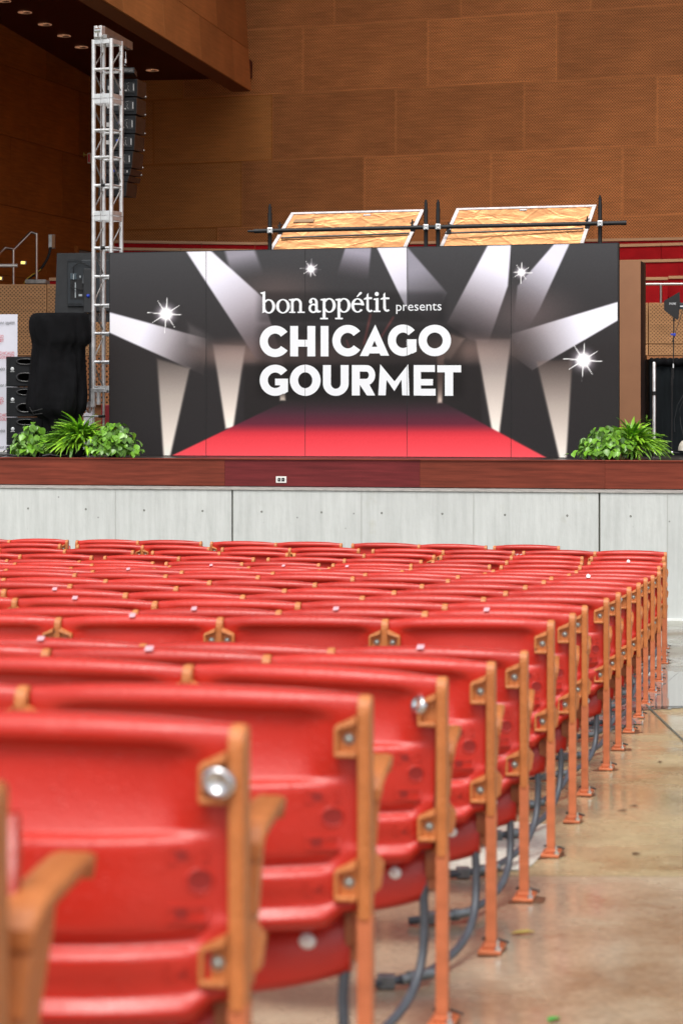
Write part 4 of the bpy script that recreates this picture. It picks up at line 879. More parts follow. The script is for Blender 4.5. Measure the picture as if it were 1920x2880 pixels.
# red case corner and small box behind the truss foot
b = MB(); a = P(285,1180,29.6); b.bbox((a.x,29.6,ZS),(a.x+.15,30.0,P(0,1138,29.6).z),.01); tag(obj('red_case', b, mat('red_case', (.3,.02,.03), .5)), 'dark red case standing behind the truss foot beside the sign', 'case')
b = MB(); a = P(236,1180,29.2); b.bbox((a.x,29.2,ZS),(a.x+.11,29.3,P(0,1136,29.2).z),.005); tag(obj('white_box', b, M_banner), 'small white box partly hidden behind the draped stand and fern', 'box')

# ------------------------------------------------------------------ right side gear
mp_ = thing('metal_pole', 'shiny vertical metal pole with a black collar beside the black drape', 'pole')
d = 28.1; a = P(1838,1018,d)
b = MB(); b.tube([(a.x,d,ZS),(a.x-.0,d,a.z-.01),(a.x,d,a.z)],.02,12,radii=[.02,.02,.014]); obj('tube', b, M_alu, mp_)
b = MB(); c = P(0,1106,d).z; b.tube([(a.x,d,c-.022),(a.x,d,c+.022)],.027,12); obj('collar', b, M_black, mp_)
b = MB(); b.tube([(a.x,d,ZS),(a.x,d,ZS+.015)],.12,16); obj('foot', b, M_black, mp_)
bc = thing('draped_case', 'black draped case behind the metal pole at the right edge', 'covered case')
d = 28.6; x0, x1 = P(1826,0,d).x, P(2060,0,d).x; zt = P(0,1007,d).z
b = MB(); rows_ = []
for j in range(10):
    z = zt-(zt-ZS)*j/9; rows_.append([(x0+(x1-x0)*i/40-(.0), d+.012*math.sin(i*1.3)+.006*math.sin(i*3.1+j), z+(.008*math.sin(i*2.1) if j == 0 else 0)) for i in range(41)])
b.grid(rows_); b.box((x0,d+.02,ZS),(x1,d+.8,zt-.01)); obj('drape', b, M_drape, bc)
b = MB(); b.tube([(x0+.02+(x1-x0)*k/30, d-.005, zt-.055+.012*math.sin(k*1.9)) for k in range(31)],.05,8,radii=[.035]+[.045+.008*math.sin(k*2.3) for k in range(29)]+[.03]); obj('gathered_roll', b, M_cloth, bc)
# antenna on a stand
an = thing('antenna_stand', 'black arrow-shaped wireless antenna on a thin black stand at the right', 'antenna')
d = 27.9; ax = P(1889,0,d).x; A_ = lambda x,y,o=0: Vector((P(x,y,d).x, d+o, P(0,y,d).z))
poly = [(1909,821),(1866,846),(1866,872),(1893,893),(1903,900),(1906,897),(1909,870),(1918,869),(1920,852),(1911,850)]
b = MB(); b.prism(poly, -.006, .006, lambda a,c,h: A_(a,c,h)); obj('antenna_blade', b, M_black, an)
vs, fs = text_mesh('SHURE', 19/F*d, 6/F*d); o_ = A_(1879.5,857); b = MB(); b.add([(o_.x+v[0]+v[2]*.2, d-.008, o_.z+v[2]) for v in vs], fs); obj('lettering', b, M_white, an)
b = MB(); b.bbox((A_(1908,0).x,d-.02,A_(0,870).z),(A_(1921,0).x,d+.02,A_(0,853).z),.004); obj('connector_block', b, M_plastic, an)
b = MB(); b.box((A_(1910,0).x,d-.022,A_(0,863).z),(A_(1918,0).x,d-.0205,A_(0,860).z)); obj('white_mark', b, M_white, an)
b = MB(); b.tube([A_(1893.5,893),A_(1893.5,903)],.012,8); b.tube([A_(1893.5,903),A_(1892.5,960),A_(1892,1065)],.007,8); b.tube([A_(1892,955),A_(1892,962)],.012,8); b.tube([A_(1888.5,1035),A_(1887.5,1270)],.008,8); b.tube([A_(1888,1060),A_(1888,1085)],.013,8); obj('pole', b, M_black, an)
b = MB(); b.bbox((A_(1884,0).x,d-.018,A_(0,943).z),(A_(1891,0).x,d-.002,A_(0,938).z),.003); b.bbox((A_(1891.5,0).x,d-.02,A_(0,945).z),(A_(1898,0).x,d+.0,A_(0,937).z),.004); obj('blue_clip', b, M_blue, an)
b = MB(); b.tube([A_(1917,868),A_(1916,880),A_(1908,905),A_(1899,930),A_(1895,950)],.004,6); b.tube([A_(1921,1110),A_(1903,1140),A_(1895,1180),A_(1896,1215)],.004,6); b.tube([A_(1923,1120),A_(1910,1150),A_(1912,1190),A_(1920,1225)],.004,6); obj('cable', b, M_plastic, an)
b = MB(); b.tube([A_(1888,1268),A_(1888,1276)],.022,10); c = A_(1888,1272)
for sx,sy in ((-.29,-.05),(.25,-.1),(.05,.25)): b.tube([c,(c.x+sx,c.y+sy,ZS+.012)],.009,6)
obj('tripod_base', b, M_black, an)
b = MB(); b.dome(c+Vector((0,-.02,0)),(0,-1,0),.014,.006,8); b.box((A_(1890,0).x,d-.009,A_(0,1035).z),(A_(1893,0).x,d-.0075,A_(0,1023).z)); obj('silver_mark', b, M_alu, an)
b = MB(); b.dome(P(1922,1243,27.8)+Vector((0,0,-.1)),(0,0,1),.07,.12,12); tag(obj('cloth_bundle', b, mat('beige_cloth', (.5,.47,.4), .9, bump=.5, bscale=20)), 'pale beige cloth bundle cut off by the right picture edge', 'cloth')

# ------------------------------------------------------------------ plants on the stage edge
def leafmat(name, c, yel=.0):
    m = mat(name, c, .35, spec=.5); n, l, b = N(m); oi = n.new('ShaderNodeObjectInfo'); tc = n.new('ShaderNodeTexCoord')
    rp = n.new('ShaderNodeValToRGB'); e = rp.color_ramp.elements; e[0].color = (c[0]*.3,c[1]*.4,c[2]*.5,1); e[1].color = (c[0]*2.3,c[1]*1.8,c[2]*1.2,1); l.new(oi.outputs['Random'], rp.inputs[0])
    nz = n.new('ShaderNodeTexNoise'); nz.inputs['Scale'].default_value = 55; nz.inputs['Detail'].default_value = 3; l.new(tc.outputs['Object'], nz.inputs[0])
    mr = n.new('ShaderNodeMapRange'); l.new(nz.outputs[0], mr.inputs[0]); mr.inputs[1].default_value = .56; mr.inputs[2].default_value = .64; mr.inputs[3].default_value = 0; mr.inputs[4].default_value = yel
    mx = n.new('ShaderNodeMix'); mx.data_type = 'RGBA'; l.new(mr.outputs[0], mx.inputs[0]); l.new(rp.outputs[0], mx.inputs[6]); mx.inputs[7].default_value = (.42,.50,.10,1); l.new(mx.outputs[2], b.inputs['Base Color'])
    b.inputs['Transmission Weight'].default_value = 0; b.inputs['Subsurface Weight'].default_value = 0
    return m
M_leafp = leafmat('pothos_leaf', (.062,.21,.016), .6); M_fern = leafmat('fern_leaf', (.17,.42,.035)); M_stem = mat('green_stem', (.12,.2,.03), .5)
def heart():
    b = MB(); out = [(0,0),(.28,.10),(.46,.32),(.44,.58),(.28,.82),(.0,1.12)]; vs = []; 
    for i,(x,y) in enumerate(out): vs.append((x,y,.18*x+.02*math.sin(y*5)-.28*y*y*.6))
    for i,(x,y) in enumerate(out[1:-1]): vs.append((-x,y,.16*x-.28*y*y*.6))
    ctr = [(0,.1,0),(0,.35,-.03),(0,.6,-.08),(0,.85,-.14)]
    o = len(vs); vs += [(x,y,z-.02) for x,y,z in ctr]
    R_ = [0,1,2,3,4,5]; L_ = [0,6,7,8,9,5]; C_ = [0,o,o+1,o+2,o+3,5]
    fs = []
    for A in (R_, L_):
        for i in range(5):
            f = [A[i],A[i+1],C_[i+1],C_[i]]; f = list(dict.fromkeys(f)); fs.append(tuple(f if A is R_ else f[::-1]))
    b.add(vs, fs, 0, True); return b.mesh('leaf', M_leafp)
LEAF = heart()
def frond_mesh(seed):
    rnd = random.Random(seed); b = MB(); L = 1.0; n = 28; droop = rnd.uniform(.5,1.1); side = rnd.uniform(-.15,.15)
    def sp(t): return Vector((side*t*t, t*L*(1-.12*droop*t), .25*t-droop*t*t*.85))
    pts = [sp(i/n) for i in range(n+1)]
    b.tube(pts, .006, 4, caps=False, radii=[.008*(1-.8*i/n) for i in range(n+1)])
    for i in range(2,n+1):
        t = i/n; p = sp(t); tg = (sp(min(1,t+.02))-sp(t-.02)).normalized(); sd_ = tg.cross(Vector((0,0,1))).normalized()
        ln = .095*math.sin(math.pi*min(1,(t*.9+.12)))**.6*(1.15-.6*t)+.012; wd = .036
        for s in (-1,1):
            tip = p+sd_*s*ln+tg*ln*.25-Vector((0,0,ln*rnd.uniform(.1,.45))); m_ = p.lerp(tip,.5)+Vector((0,0,.012))
            b.add([p-tg*wd*.5, m_-tg*wd*.55, tip, m_+tg*wd*.55, p+tg*wd*.5],[(0,1,3,4),(1,2,3)] if s > 0 else [(4,3,1,0),(3,2,1)])
    return b.mesh('frond', M_fern)
FROND = [frond_mesh(i) for i in range(5)]
def pot(parent, r=.09, h=.08):
    b = MB(); b.tube([(0,0,.002),(0,0,h)],r,16,radii=[r*.75,r]); obj('pot', b, M_soil, parent)
def pothos(pxc, pyt, wpx, d, label, seed, n, trail=None):
    rnd = random.Random(seed); base = P(pxc,HY,d); t = thing('pothos_plant', label, 'plant', (base.x,base.y,ZS), group='leafy plants along the stage edge'); pot(t)
    Hh = (1288-pyt)/F*d; Wd = wpx/2/F*d; st = MB()
    for k in range(n):
        a = rnd.uniform(0,6.2832); e = rnd.uniform(-.05,1)*math.pi/2; rr_ = rnd.uniform(.5,1.0)
        pos = Vector((Wd*math.cos(a)*math.cos(e)*rr_, min(Wd,.36)*math.sin(a)*math.cos(e)*rr_, .04+(Hh-.05)*math.sin(e)*rr_*rnd.uniform(.85,1.03)))
        if pos.y > .15 and rnd.random() < .6: pos.y *= -1
        pos.z = max(pos.z,.09); s = rnd.uniform(.055,.092); out = Vector((pos.x,pos.y-.10,.02)).normalized()
        yaw = math.atan2(out.y,out.x)-math.pi/2+rnd.uniform(-.7,.7)
        o = link('leaf', LEAF, t); o.matrix_local = Matrix.Translation(pos)@Euler((rnd.uniform(-1.45,-.2),rnd.uniform(-.5,.5),yaw)).to_matrix().to_4x4()@Matrix.Scale(s,4)
        if k%3 == 0: st.tube([(0,0,.13),(pos.x*.5,pos.y*.5,.13+pos.z*.55),pos],.0022,4,caps=False)
    for (tx_,n2) in (trail or []):
        for k in range(n2):
            f = (k+1)/n2; pos = Vector((tx_/F*d*f, -.22-.05*rnd.random(), .05+.05*rnd.random()+.1*(1-f)))
            o = link('leaf', LEAF, t); o.matrix_local = Matrix.Translation(pos)@Euler((rnd.uniform(-1.1,-.1),rnd.uniform(-.4,.4),rnd.uniform(-2,2)+(1.57 if tx_ < 0 else -1.57))).to_matrix().to_4x4()@Matrix.Scale(rnd.uniform(.05,.08),4)
    obj('stems', st, M_stem, t); return t
def fern(pxc, pyt, wpx, d, label, seed, n):
    rnd = random.Random(seed); base = P(pxc,HY,d); t = thing('fern_plant', label, 'plant', (base.x,base.y,ZS), group='leafy plants along the stage edge'); pot(t)
    Hh = (1288-pyt)/F*d; Wd = wpx/2/F*d
    for k in range(n):
        a = rnd.uniform(0,6.2832); q_ = rnd.uniform(0,.70); el = 1.05-1.3*q_+rnd.uniform(-.4,.3); L = min(Wd,.42)*rnd.uniform(.5,.85)
        if math.sin(a) > .3 and rnd.random() < .6: a = -a
        dp = min(Wd,.30)
        o = link('frond', FROND[k%5], t); o.matrix_local = Matrix.Translation((math.cos(a)*Wd*q_, math.sin(a)*dp*q_, .05+(Hh-.30)*(1-q_**1.5)*rnd.uniform(.55,1.0)))@Euler((el,rnd.uniform(-.35,.35),a-math.pi/2+rnd.uniform(-.4,.4)),'XYZ').to_matrix().to_4x4()@Matrix.Scale(L,4)
    return t
pothos(92,1190,132,27.6,'bushy heart-leaved plant in front of the subwoofers at the left',3,300,[(-60,4)])
fern(226,1156,185,27.6,'feathery fern at the foot of the truss tower',5,380)
pothos(320,1186,158,27.4,'bushy heart-leaved plant at the left end of the big sign',9,400,[(72,6),(-40,3)])
pothos(1705,1190,175,26.0,'bushy heart-leaved plant at the right end of the big sign',12,460,[(-112,9)])
fern(1773,1158,168,26.3,'large feathery fern below the brown board at the right',15,440)
fern(1818,1105,45,27.6,'small dim fern behind the brown board edge',18,18)
# cables on the stage floor
for i,(pts,l) in enumerate((( [(120,1276),(140,1284),(165,1285),(190,1284)],'black cable looping on the stage floor between the left plants'),([(0,1280),(20,1284),(45,1276)],'black cable on the stage floor below the banner'))):
    b = MB(); b.tube([P(x,1280,27.0)*1+Vector((0,0,0)) if False else Vector((P(x,0,27.3).x,27.3+.02*k,ZS+.012+ (0.02 if k%2 else 0))) for k,(x,y) in enumerate(pts)],.012,6)
    tag(obj('floor_cable', b, M_black), l, 'cable')

# ------------------------------------------------------------------ stadium seats
ROWT = .19; yaw = -math.atan(ROWT); RW = .588
def make_back():
    mid = [(.014,-.004),(.006,0),(-.008,-.001),(-.018,-.008),(-.022,-.018),(-.021,-.028),(-.012,-.035),(.003,-.039),(.006,-.05),(.005,-.10),(.003,-.153),(-.001,-.159),(-.018,-.165),(-.021,-.174),(-.018,-.19),(-.014,-.24),(-.010,-.29),(-.004,-.312),(.005,-.319),(-.003,-.329),(-.021,-.336),(-.023,-.346),(-.017,-.37),(-.012,-.395),(-.013,-.403),(-.034,-.414),(-.037,-.424),(-.022,-.441),(.004,-.449)]
    edg = [(.014,-.006),(.006,-.002),(-.004,-.003),(-.010,-.009),(-.013,-.018),(-.014,-.030),(-.013,-.040),(-.012,-.052),(-.011,-.065),(-.010,-.10),(-.009,-.150),(-.009,-.157),(-.009,-.164),(-.009,-.172),(-.009,-.19),(-.009,-.235),(-.009,-.275),(-.0095,-.287),(-.014,-.292),(-.015,-.305),(-.011,-.330),(-.010,-.340),(-.010,-.36),(-.010,-.38),(-.010,-.388),(-.014,-.394),(-.014,-.402),(-.010,-.412),(.004,-.418)]
    nx = 46; hw = RW/2-.012; cols = []; back = []; front = []
    for j in range(len(mid)):
        rb, rf = [], []
        for i in range(nx+1):
            x = -hw+2*hw*i/nx; q = abs(x)/hw
            ramp_ = .30 if j < 11 else .12
            w_ = max(0,min(1,(.93-q)/ramp_)); w_ = w_*w_*(3-2*w_)
            y = mid[j][0]*w_+edg[j][0]*(1-w_); z = mid[j][1]*w_+edg[j][1]*(1-w_)
            s = -z; bulge = (.014+.055*min(1,s/.3))*(1-q*q); zc = .012*(1-q*q)*max(0,1-s/.09)-.010*(1-q*q)*min(1,s/.15)
            rb.append((x, y-bulge, z+zc-.002)); rf.append((x, max(y,-.006)*.2+.020-bulge*.8, z+zc-.002-(.004 if j == 0 else 0)))
        back.append(rb); front.append(rf)
    b = MB(); b.grid(back); b.grid(front)
    b.grid([back[0],front[0]]); b.grid([back[-1],front[-1]]); b.grid([[r[0] for r in back],[r[0] for r in front]]); b.grid([[r[-1] for r in back],[r[-1] for r in front]])
    # moulded details near both edges: round hole, rectangular pockets, recess shade painted in darker red
    mz = [-p[1] for p in mid]; my = [p[0] for p in mid]; ez = [-p[1] for p in edg]; ey = [p[0] for p in edg]
    def ys(x, z):
        q = min(1,abs(x)/hw); w_ = max(0,min(1,(.93-q)/.12)); w_ = w_*w_*(3-2*w_); s_ = -z
        return float(np.interp(s_,mz,my))*w_+float(np.interp(s_,ez,ey))*(1-w_)-(.014+.055*min(1,s_/.3))*(1-q*q)
    def bar(x0,x1,z0,z1,off,mi=0):
        c = [(x0,z0),(x1,z0),(x1,z1),(x0,z1)]; y0 = min(ys(*p) for p in c)
        b.hexa([(x,max(ys(x,z),y0)+.004,z) for x,z in c],[(x,ys(x,z)-off,z) for x,z in c],mi)
    for s in (-1,1):
        x = s*(hw-.040); z_ = -.236
        def ring_(r,off): return [(x+r*math.cos(k/16*6.2832),ys(x+r*math.cos(k/16*6.2832),z_)-off,z_+r*math.sin(k/16*6.2832)) for k in range(16)]
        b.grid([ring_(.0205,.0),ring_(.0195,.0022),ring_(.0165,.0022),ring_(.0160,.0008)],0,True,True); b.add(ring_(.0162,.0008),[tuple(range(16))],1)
        for zz,w2,h2 in ((-.197,.027,.012),(-.285,.028,.013),(-.372,.028,.013)):
            x2 = s*(hw-.056); r_ = .004; o_ = .0035
            bar(x2-w2,x2+w2,zz-h2,zz-h2+r_,o_); bar(x2-w2,x2+w2,zz+h2-r_,zz+h2,o_); bar(x2-w2,x2-w2+r_,zz-h2+r_,zz+h2-r_,o_); bar(x2+w2-r_,x2+w2,zz-h2+r_,zz+h2-r_,o_)
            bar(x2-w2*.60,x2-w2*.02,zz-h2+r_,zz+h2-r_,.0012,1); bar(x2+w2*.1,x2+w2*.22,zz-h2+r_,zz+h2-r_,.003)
    return b.mesh('backrest', [M_red, mat('recess_shade_red', (.25,.009,.006), .5)])
def make_seat():
    nx = 24; hw = RW/2-.03; prof = [(.115,-.395),(.070,-.425),(.036,-.448),(.024,-.500),(.022,-.535),(.026,-.552),(.055,-.562),(.11,-.535),(.145,-.46),(.165,-.30),(.185,-.10),(.18,-.075),(.165,-.08),(.140,-.30),(.120,-.395)]
    rows_ = []
    for (y,z) in prof:
        row = []
        for i in range(nx+1):
            q = -1+2*i/nx; zz = z-(.045*(1-q*q) if z < -.45 else .03*(1-q*q) if z < -.42 else 0)+.01; row.append((q*hw, y-.055*(1-q*q), zz))
        rows_.append(row)
    b = MB(); b.grid(rows_+[rows_[0]])
    for s in (0,-1): b.add([r[s] for r in rows_],[tuple(range(len(rows_)))])
    return b.mesh('seat', M_red)
def make_post():
    b = MB(); w_ = .0122; pr = [(-.036,-.034),(-.034,-.020),(-.028,-.009),(-.018,-.002),(-.006,.0),(.004,-.001),(.012,-.006),(.014,-.02),(.014,-.43),(-.030,-.43)]
    b.prism(pr, -w_, w_, lambda a,c,h: (h,a,c)); me = b.mesh('post', M_orange)
    bm = bmesh.new(); bm.from_mesh(me); bmesh.ops.bevel(bm, geom=[e for e in bm.edges if abs(e.verts[0].co.x-e.verts[1].co.x) < 1e-6], offset=.003, segments=2, affect='EDGES'); bm.to_mesh(me); bm.free(); return me
def make_bracket(sides):
    b = MB()
    for s in sides:
        X = lambda a,c: (min(s*a,s*c), max(s*a,s*c))
        x0,x1 = X(.012,.050); b.bbox((x0,-.026,-.050),(x1,-.018,.0),.002)
        b.hexa([(s*.012,-.047,.003),(s*.052,-.040,-.010),(s*.052,-.018,-.010),(s*.012,-.018,.003)],[(s*.012,-.044,.015),(s*.050,-.038,-.002),(s*.051,-.018,-.002),(s*.012,-.018,.016)])
        x0,x1 = X(.012,.052); b.bbox((x0,-.044,-.056),(x1,-.018,-.047),.003); x0,x1 = X(.045,.053); b.bbox((x0,-.041,-.051),(x1,-.018,-.006),.003)
    return b.mesh('bracket', M_orange)
def make_bolt():
    b = MB(); b.tube([(0,-.026,-.025),(0,-.029,-.025)],.0105,12); b.dome((0,-.029,-.025),(0,-1,0),.0078,.006,10)
    return b.mesh('bolt', mat('zinc_bolt', (.42,.45,.42), .35, .9))
def make_arm():
    b = MB(); n = 10; rows_ = []
    pth = [(.07,-.205),(.082,-.186),(.10,-.176),(.16,-.172),(.24,-.169),(.31,-.168),(.335,-.173),(.345,-.188)]
    for i,(y,z) in enumerate(pth):
        w_ = .025*(1 if 0 < i < 7 else .8); rows_.append([(-w_,y,z-.004),(-w_*.6,y,z),(w_*.6,y,z),(w_,y,z-.004),(w_*.9,y,z-.024),(-w_*.9,y,z-.024)])
    b.grid(rows_,0,True,True); b.add(rows_[0],[tuple(range(6))]); b.add(rows_[-1],[tuple(range(6))])
    return b.mesh('armrest', M_orange)
def make_casting():     # side frame below the armrest with strut, web, lug
    b = MB()
    b.hexa([(-.010,.06,-.31),(.012,.06,-.31),(.012,.075,-.31),(-.010,.075,-.31)],[(-.019,.085,-.186),(.019,.085,-.186),(.019,.10,-.186),(-.019,.10,-.186)])
    b.prism([(.09,-.19),(.24,-.185),(.21,-.25),(.16,-.33),(.14,-.40),(.10,-.43),(.07,-.42)], -.004, .004, lambda a,c,h: (h,a,c))
    b.hexa([(-.016,.02,-.415),(.020,.05,-.395),(.020,.09,-.395),(-.016,.09,-.42)],[(-.012,.04,-.305),(.026,.06,-.350),(.026,.09,-.350),(-.012,.09,-.30)])
    b.hexa([(-.030,.0,-.44),(-.016,.0,-.44),(-.016,.015,-.44),(-.030,.015,-.44)],[(-.012,.03,-.38),(.004,.03,-.38),(.004,.05,-.38),(-.012,.05,-.38)])
    return b.mesh('side_frame', M_orange)
def make_hinge():
    b = MB(); b.tube([(-.045,.075,-.455),(-.014,.075,-.455)],.062,20); b.tube([(-.05,.075,-.455),(-.045,.075,-.455)],.035,14)
    b.hexa([(-.044,.03,-.52),(-.018,.03,-.52),(-.018,.10,-.54),(-.044,.10,-.54)],[(-.044,.035,-.44),(-.018,.035,-.44),(-.018,.12,-.44),(-.044,.12,-.44)]); return b.mesh('hinge', mat('brown_casting', (.36,.12,.05), .5, var=.2, vscale=12))
def make_leg(mir=False):
    b = MB(); b.bbox((-.0145,-.026,-1),(.0145,.006,0),.002); b.bbox((-.0105,.008,-1),(.0125,.022,0),.0015); return b.mesh('leg', M_leg)
def make_foot():
    b = MB(); b.bbox((-.032,-.06,.004),(.032,.085,.014),.002); b.bbox((-.020,-.032,.014),(.020,.028,.028),.003)
    me = b.mesh('foot_plate', M_leg); c = MB()
    for x,y in ((.022,-.045),(-.018,.07)): c.tube([(x,y,.012),(x,y,.045)],.004,6); c.tube([(x,y,.012),(x,y,.024)],.010,6)
    c.tube([(-.03,.03,.03),(.0,.035,.033),(.045,.03,.022)],.004,5,mi=1)
    return me, c.mesh('anchor_bolt', [M_steel, M_black])
def make_seatbolt():
    b = MB(); b.dome((0,.004,-.484),(0,-1,.1),.0155,.009,12)
    return b.mesh('seat_bolt', mat('white_bolt', (.8,.8,.8), .3, .2))
def make_stain():
    rnd = random.Random(4); b = MB(); pts = []
    for k in range(28):
        a = k/28*6.2832; r = .085*(1+.5*math.sin(3*a+1)*.5+rnd.uniform(-.2,.25)); pts.append((r*math.cos(a)*.8+.01, r*math.sin(a)*1.5-.02, .003))
    b.add(pts,[tuple(range(28))]); return b.mesh('rust_and_contact_shade', mat('rust_and_contact_shade', (.10,.055,.03), .35, var=.5, vscale=25))  # dark rusty patch that also paints contact shade round the foot
ME = dict(back=make_back(), seat=make_seat(), post=make_post(), brm=make_bracket((-1,1)), brl=make_bracket((-1,)), brr=make_bracket((1,)), bolt=make_bolt(), stain=make_stain(),
          arm=make_arm(), cast=make_casting(), hinge=make_hinge(), leg=make_leg(), sb=make_seatbolt())
ME['foot'], ME['anchor'] = make_foot()
b = MB(); rows_ = [[(.027*r*math.cos(k/20*6.2832),-.046-h_,.024*r*math.sin(k/20*6.2832)) for k in range(20)] for r,h_ in ((1.0,0),(.93,.006),(.75,.009),(.5,.005),(.3,.001),(.01,.0))]
b.grid([[(p[0],p[1]+.006,p[2]) for p in rows_[0]]]+rows_,0,True,True); ME['plate'] = b.mesh('row_plate', mat('chrome_plate', (.62,.63,.64), .22, 1))
b = MB(); b.add([(-.012,-.0225,-.013),(.010,-.0225,-.012),(.012,-.014,.0015),(-.009,-.014,.001)],[(0,1,2,3)]); ME['sticker'] = b.mesh('sticker', M_paper)
# rows, nearest first: (depth of the aisle-end post, segments of post tops in photograph pixels)
ROWS = [
 (2.80, [[(-1430,2190),(-12,2195)]]),
 (3.62, [[(-411,2000),(677,2035)]]),
 (4.60, [[(-790,1905),(72,1927),(1030,1953)]]),
 (5.75, [[(-160,1845),(534,1868),(1245,1902)]]),
 (6.68, [[(-480,1806),(135,1823),(754,1840),(1382,1859)]]),
 (7.55, [[(-115,1797),(406,1809),(934,1821),(1474,1829)]]),
 (8.47, [[(-285,1732),(169,1735),(622,1735),(1085,1740),(1549,1743)]]),
 (9.36, [[(-18,1711),(384,1714),(786,1715),(1196,1718),(1609.5,1723)]]),
 (10.21,[[(-340,1676),(46,1681),(438.5,1690),(840,1693),(1252,1697),(1644,1702)]]),
 (11.16,[[(-320,1650),(15,1656),(356,1666),(685,1672),(1020,1675),(1360,1678.5),(1704.5,1681)]]),
 (12.04,[[(-98,1636),(200,1642),(498,1648),(802,1655),(1109,1660),(1422,1661.5),(1738,1665)]]),
 (12.93,[[(-272,1620),(14,1625),(300,1628.5),(591,1632),(887,1638),(1187,1642),(1477,1645),(1768,1650)]]),
 (13.8, [[(-40,1607),(213,1611.5),(468,1615),(727,1617.5),(992.5,1621),(1260,1627.5),(1529,1631),(1795,1638)]]),
 (14.7, [[(-220,1595),(20,1599.5),(263,1603),(513,1604.5),(768.5,1607.5),(1028,1611),(1288,1617),(1550,1621),(1814.5,1624)]]),
 (15.6, [[(-28,1590),(202.5,1594),(435.6,1597),(671,1599.5),(899,1601),(1131,1603),(1364,1609.5),(1599.5,1612.5),(1834,1617)]]),
 (16.5, [[(-170,1578),(44.6,1582),(260.5,1585),(479,1590),(700.6,1592.5),(926,1594.5),(1155.5,1596.5),(1387,1601.5),(1620,1603),(1852,1605)]]),
 (17.4, [[(-180,1569),(21.7,1572.7),(225,1576),(431,1579)],[(469.7,1579.7),(681.5,1581),(896.8,1583.9)],[(938,1584.5),(1156,1585),(1376,1587.5)],[(1409.6,1589),(1630,1590),(1852,1591)]]),
 (18.3, [[(-140,1556),(59,1559),(259,1562)],[(297.5,1563),(504.6,1564.4),(713.7,1567)],[(755.8,1567.6),(969.5,1570.8),(1184,1574)],[(1217.7,1574.6),(1424.6,1575.6),(1634.7,1578)],[(1656,1578.4),(1867,1581)]]),
 (19.2, [[(-185,1538.5),(0,1541.5),(184,1544.6),(375,1547)],[(431.4,1548.5),(618,1551),(808,1554)],[(829,1555),(1024,1557),(1220,1560)],[(1240,1561),(1437.4,1562),(1636,1564.3)],[(1662.8,1564.3),(1865,1565.2)]]),
 (20.1, [[(-190,1526),(-8,1528),(170,1529.3)],[(221.3,1531),(403,1533),(588,1538)],[(627,1539),(816,1540.5),(1008.5,1542)],[(1049.6,1543.7),(1246,1546.6),(1443,1548.5)],[(1472.4,1549),(1672,1550.5),(1870,1552.6)]]),
 (21.2, [[(-140,1516),(28,1518),(190.4,1518)],[(218.4,1519),(389,1520),(566,1522.3)],[(596.4,1523.3),(776.6,1526),(959.3,1527.7)],[(992.8,1528),(1178,1531),(1366,1534)],[(1390.5,1534.4),(1570,1535.5)]]),
]
STICK = {(10,3):.4}     # stickers given as photograph x by row
STK = {4:[430],5:[125,1188],6:[381],7:[550,946,1370],8:[217],9:[159],12:[],15:[366],16:[],18:[],11:[]}
STK = {4:[430],5:[125,1188],6:[381],7:[552,948,1370],8:[218],9:[160],10:[],13:[364],15:[598,800,975]}
WHITE_DOT = {13:[(1655,)],17:[(1767,)]}
PLATES = {1,3,11,17}
STANDARD = ['post','brm','bom']
nchair = 0
def add_standard(root, x, ztop, sides, plate=False, long_arm=1.0):
    """post, brackets, armrest, leg and foot at local x; ztop above the floor"""
    k = {(-1,1):'m',(-1,):'l',(1,):'r'}[sides]
    M0 = Matrix.Translation((x,0,ztop)); up = M0@Matrix.Translation((0,0,-.058)); lo = M0@Matrix.Translation((0,0,-.334))
    po = link('post', ME['post'], root, M=M0)
    Sb = Matrix.Diagonal((1.08,1.0,1.12,1)); link('bracket', ME['br'+k], po, M=Matrix.Translation((0,0,-.055))@Sb); link('bracket', ME['br'+k], po, M=Matrix.Translation((0,0,-.331))@Sb)
    for sd_ in sides:
        if not plate: link('bolt', ME['bolt'], po, M=Matrix.Translation((sd_*.029,0,-.058)))
        link('bolt', ME['bolt'], po, M=Matrix.Translation((sd_*.029,0,-.334)))
    if plate: link('row_plate', ME['plate'], po, M=Matrix.Translation((-.024,.002,-.084))@Matrix.Rotation(R(28),4,'Y')@Matrix.Rotation(R(-52 if plate > 1 else 0),4,'Z'))
    Ra = Matrix.Translation((.002,0,.010))@Matrix.Rotation(R(5),4,'Z')@Matrix.Diagonal((1.15 if long_arm > 1 else 1,long_arm,1,1)); link('armrest', ME['arm'], root, M=M0@Ra); link('side_frame', ME['cast'], root, M=M0@Ra)
    if -1 in sides: link('hinge', ME['hinge'], root, M=M0)
    if 1 in sides: link('hinge', ME['hinge'], root, M=M0@Matrix.Translation((.062,0,0)))
    lg = link('leg', ME['leg'], root, M=Matrix.Translation((x,0,ztop-.425))@Matrix.Diagonal((1,1,ztop-.425-.012,1)))
    fp = link('foot_plate', ME['foot'], root, M=Matrix.Translation((x,0,0))); link('anchor_bolt', ME['anchor'], fp); link('rust_and_contact_shade', ME['stain'], fp, M=Matrix.Rotation(random.uniform(-.5,.5),4,'Z')@Matrix.Diagonal((random.uniform(.4,.8),random.uniform(.5,1.1),1,1)))
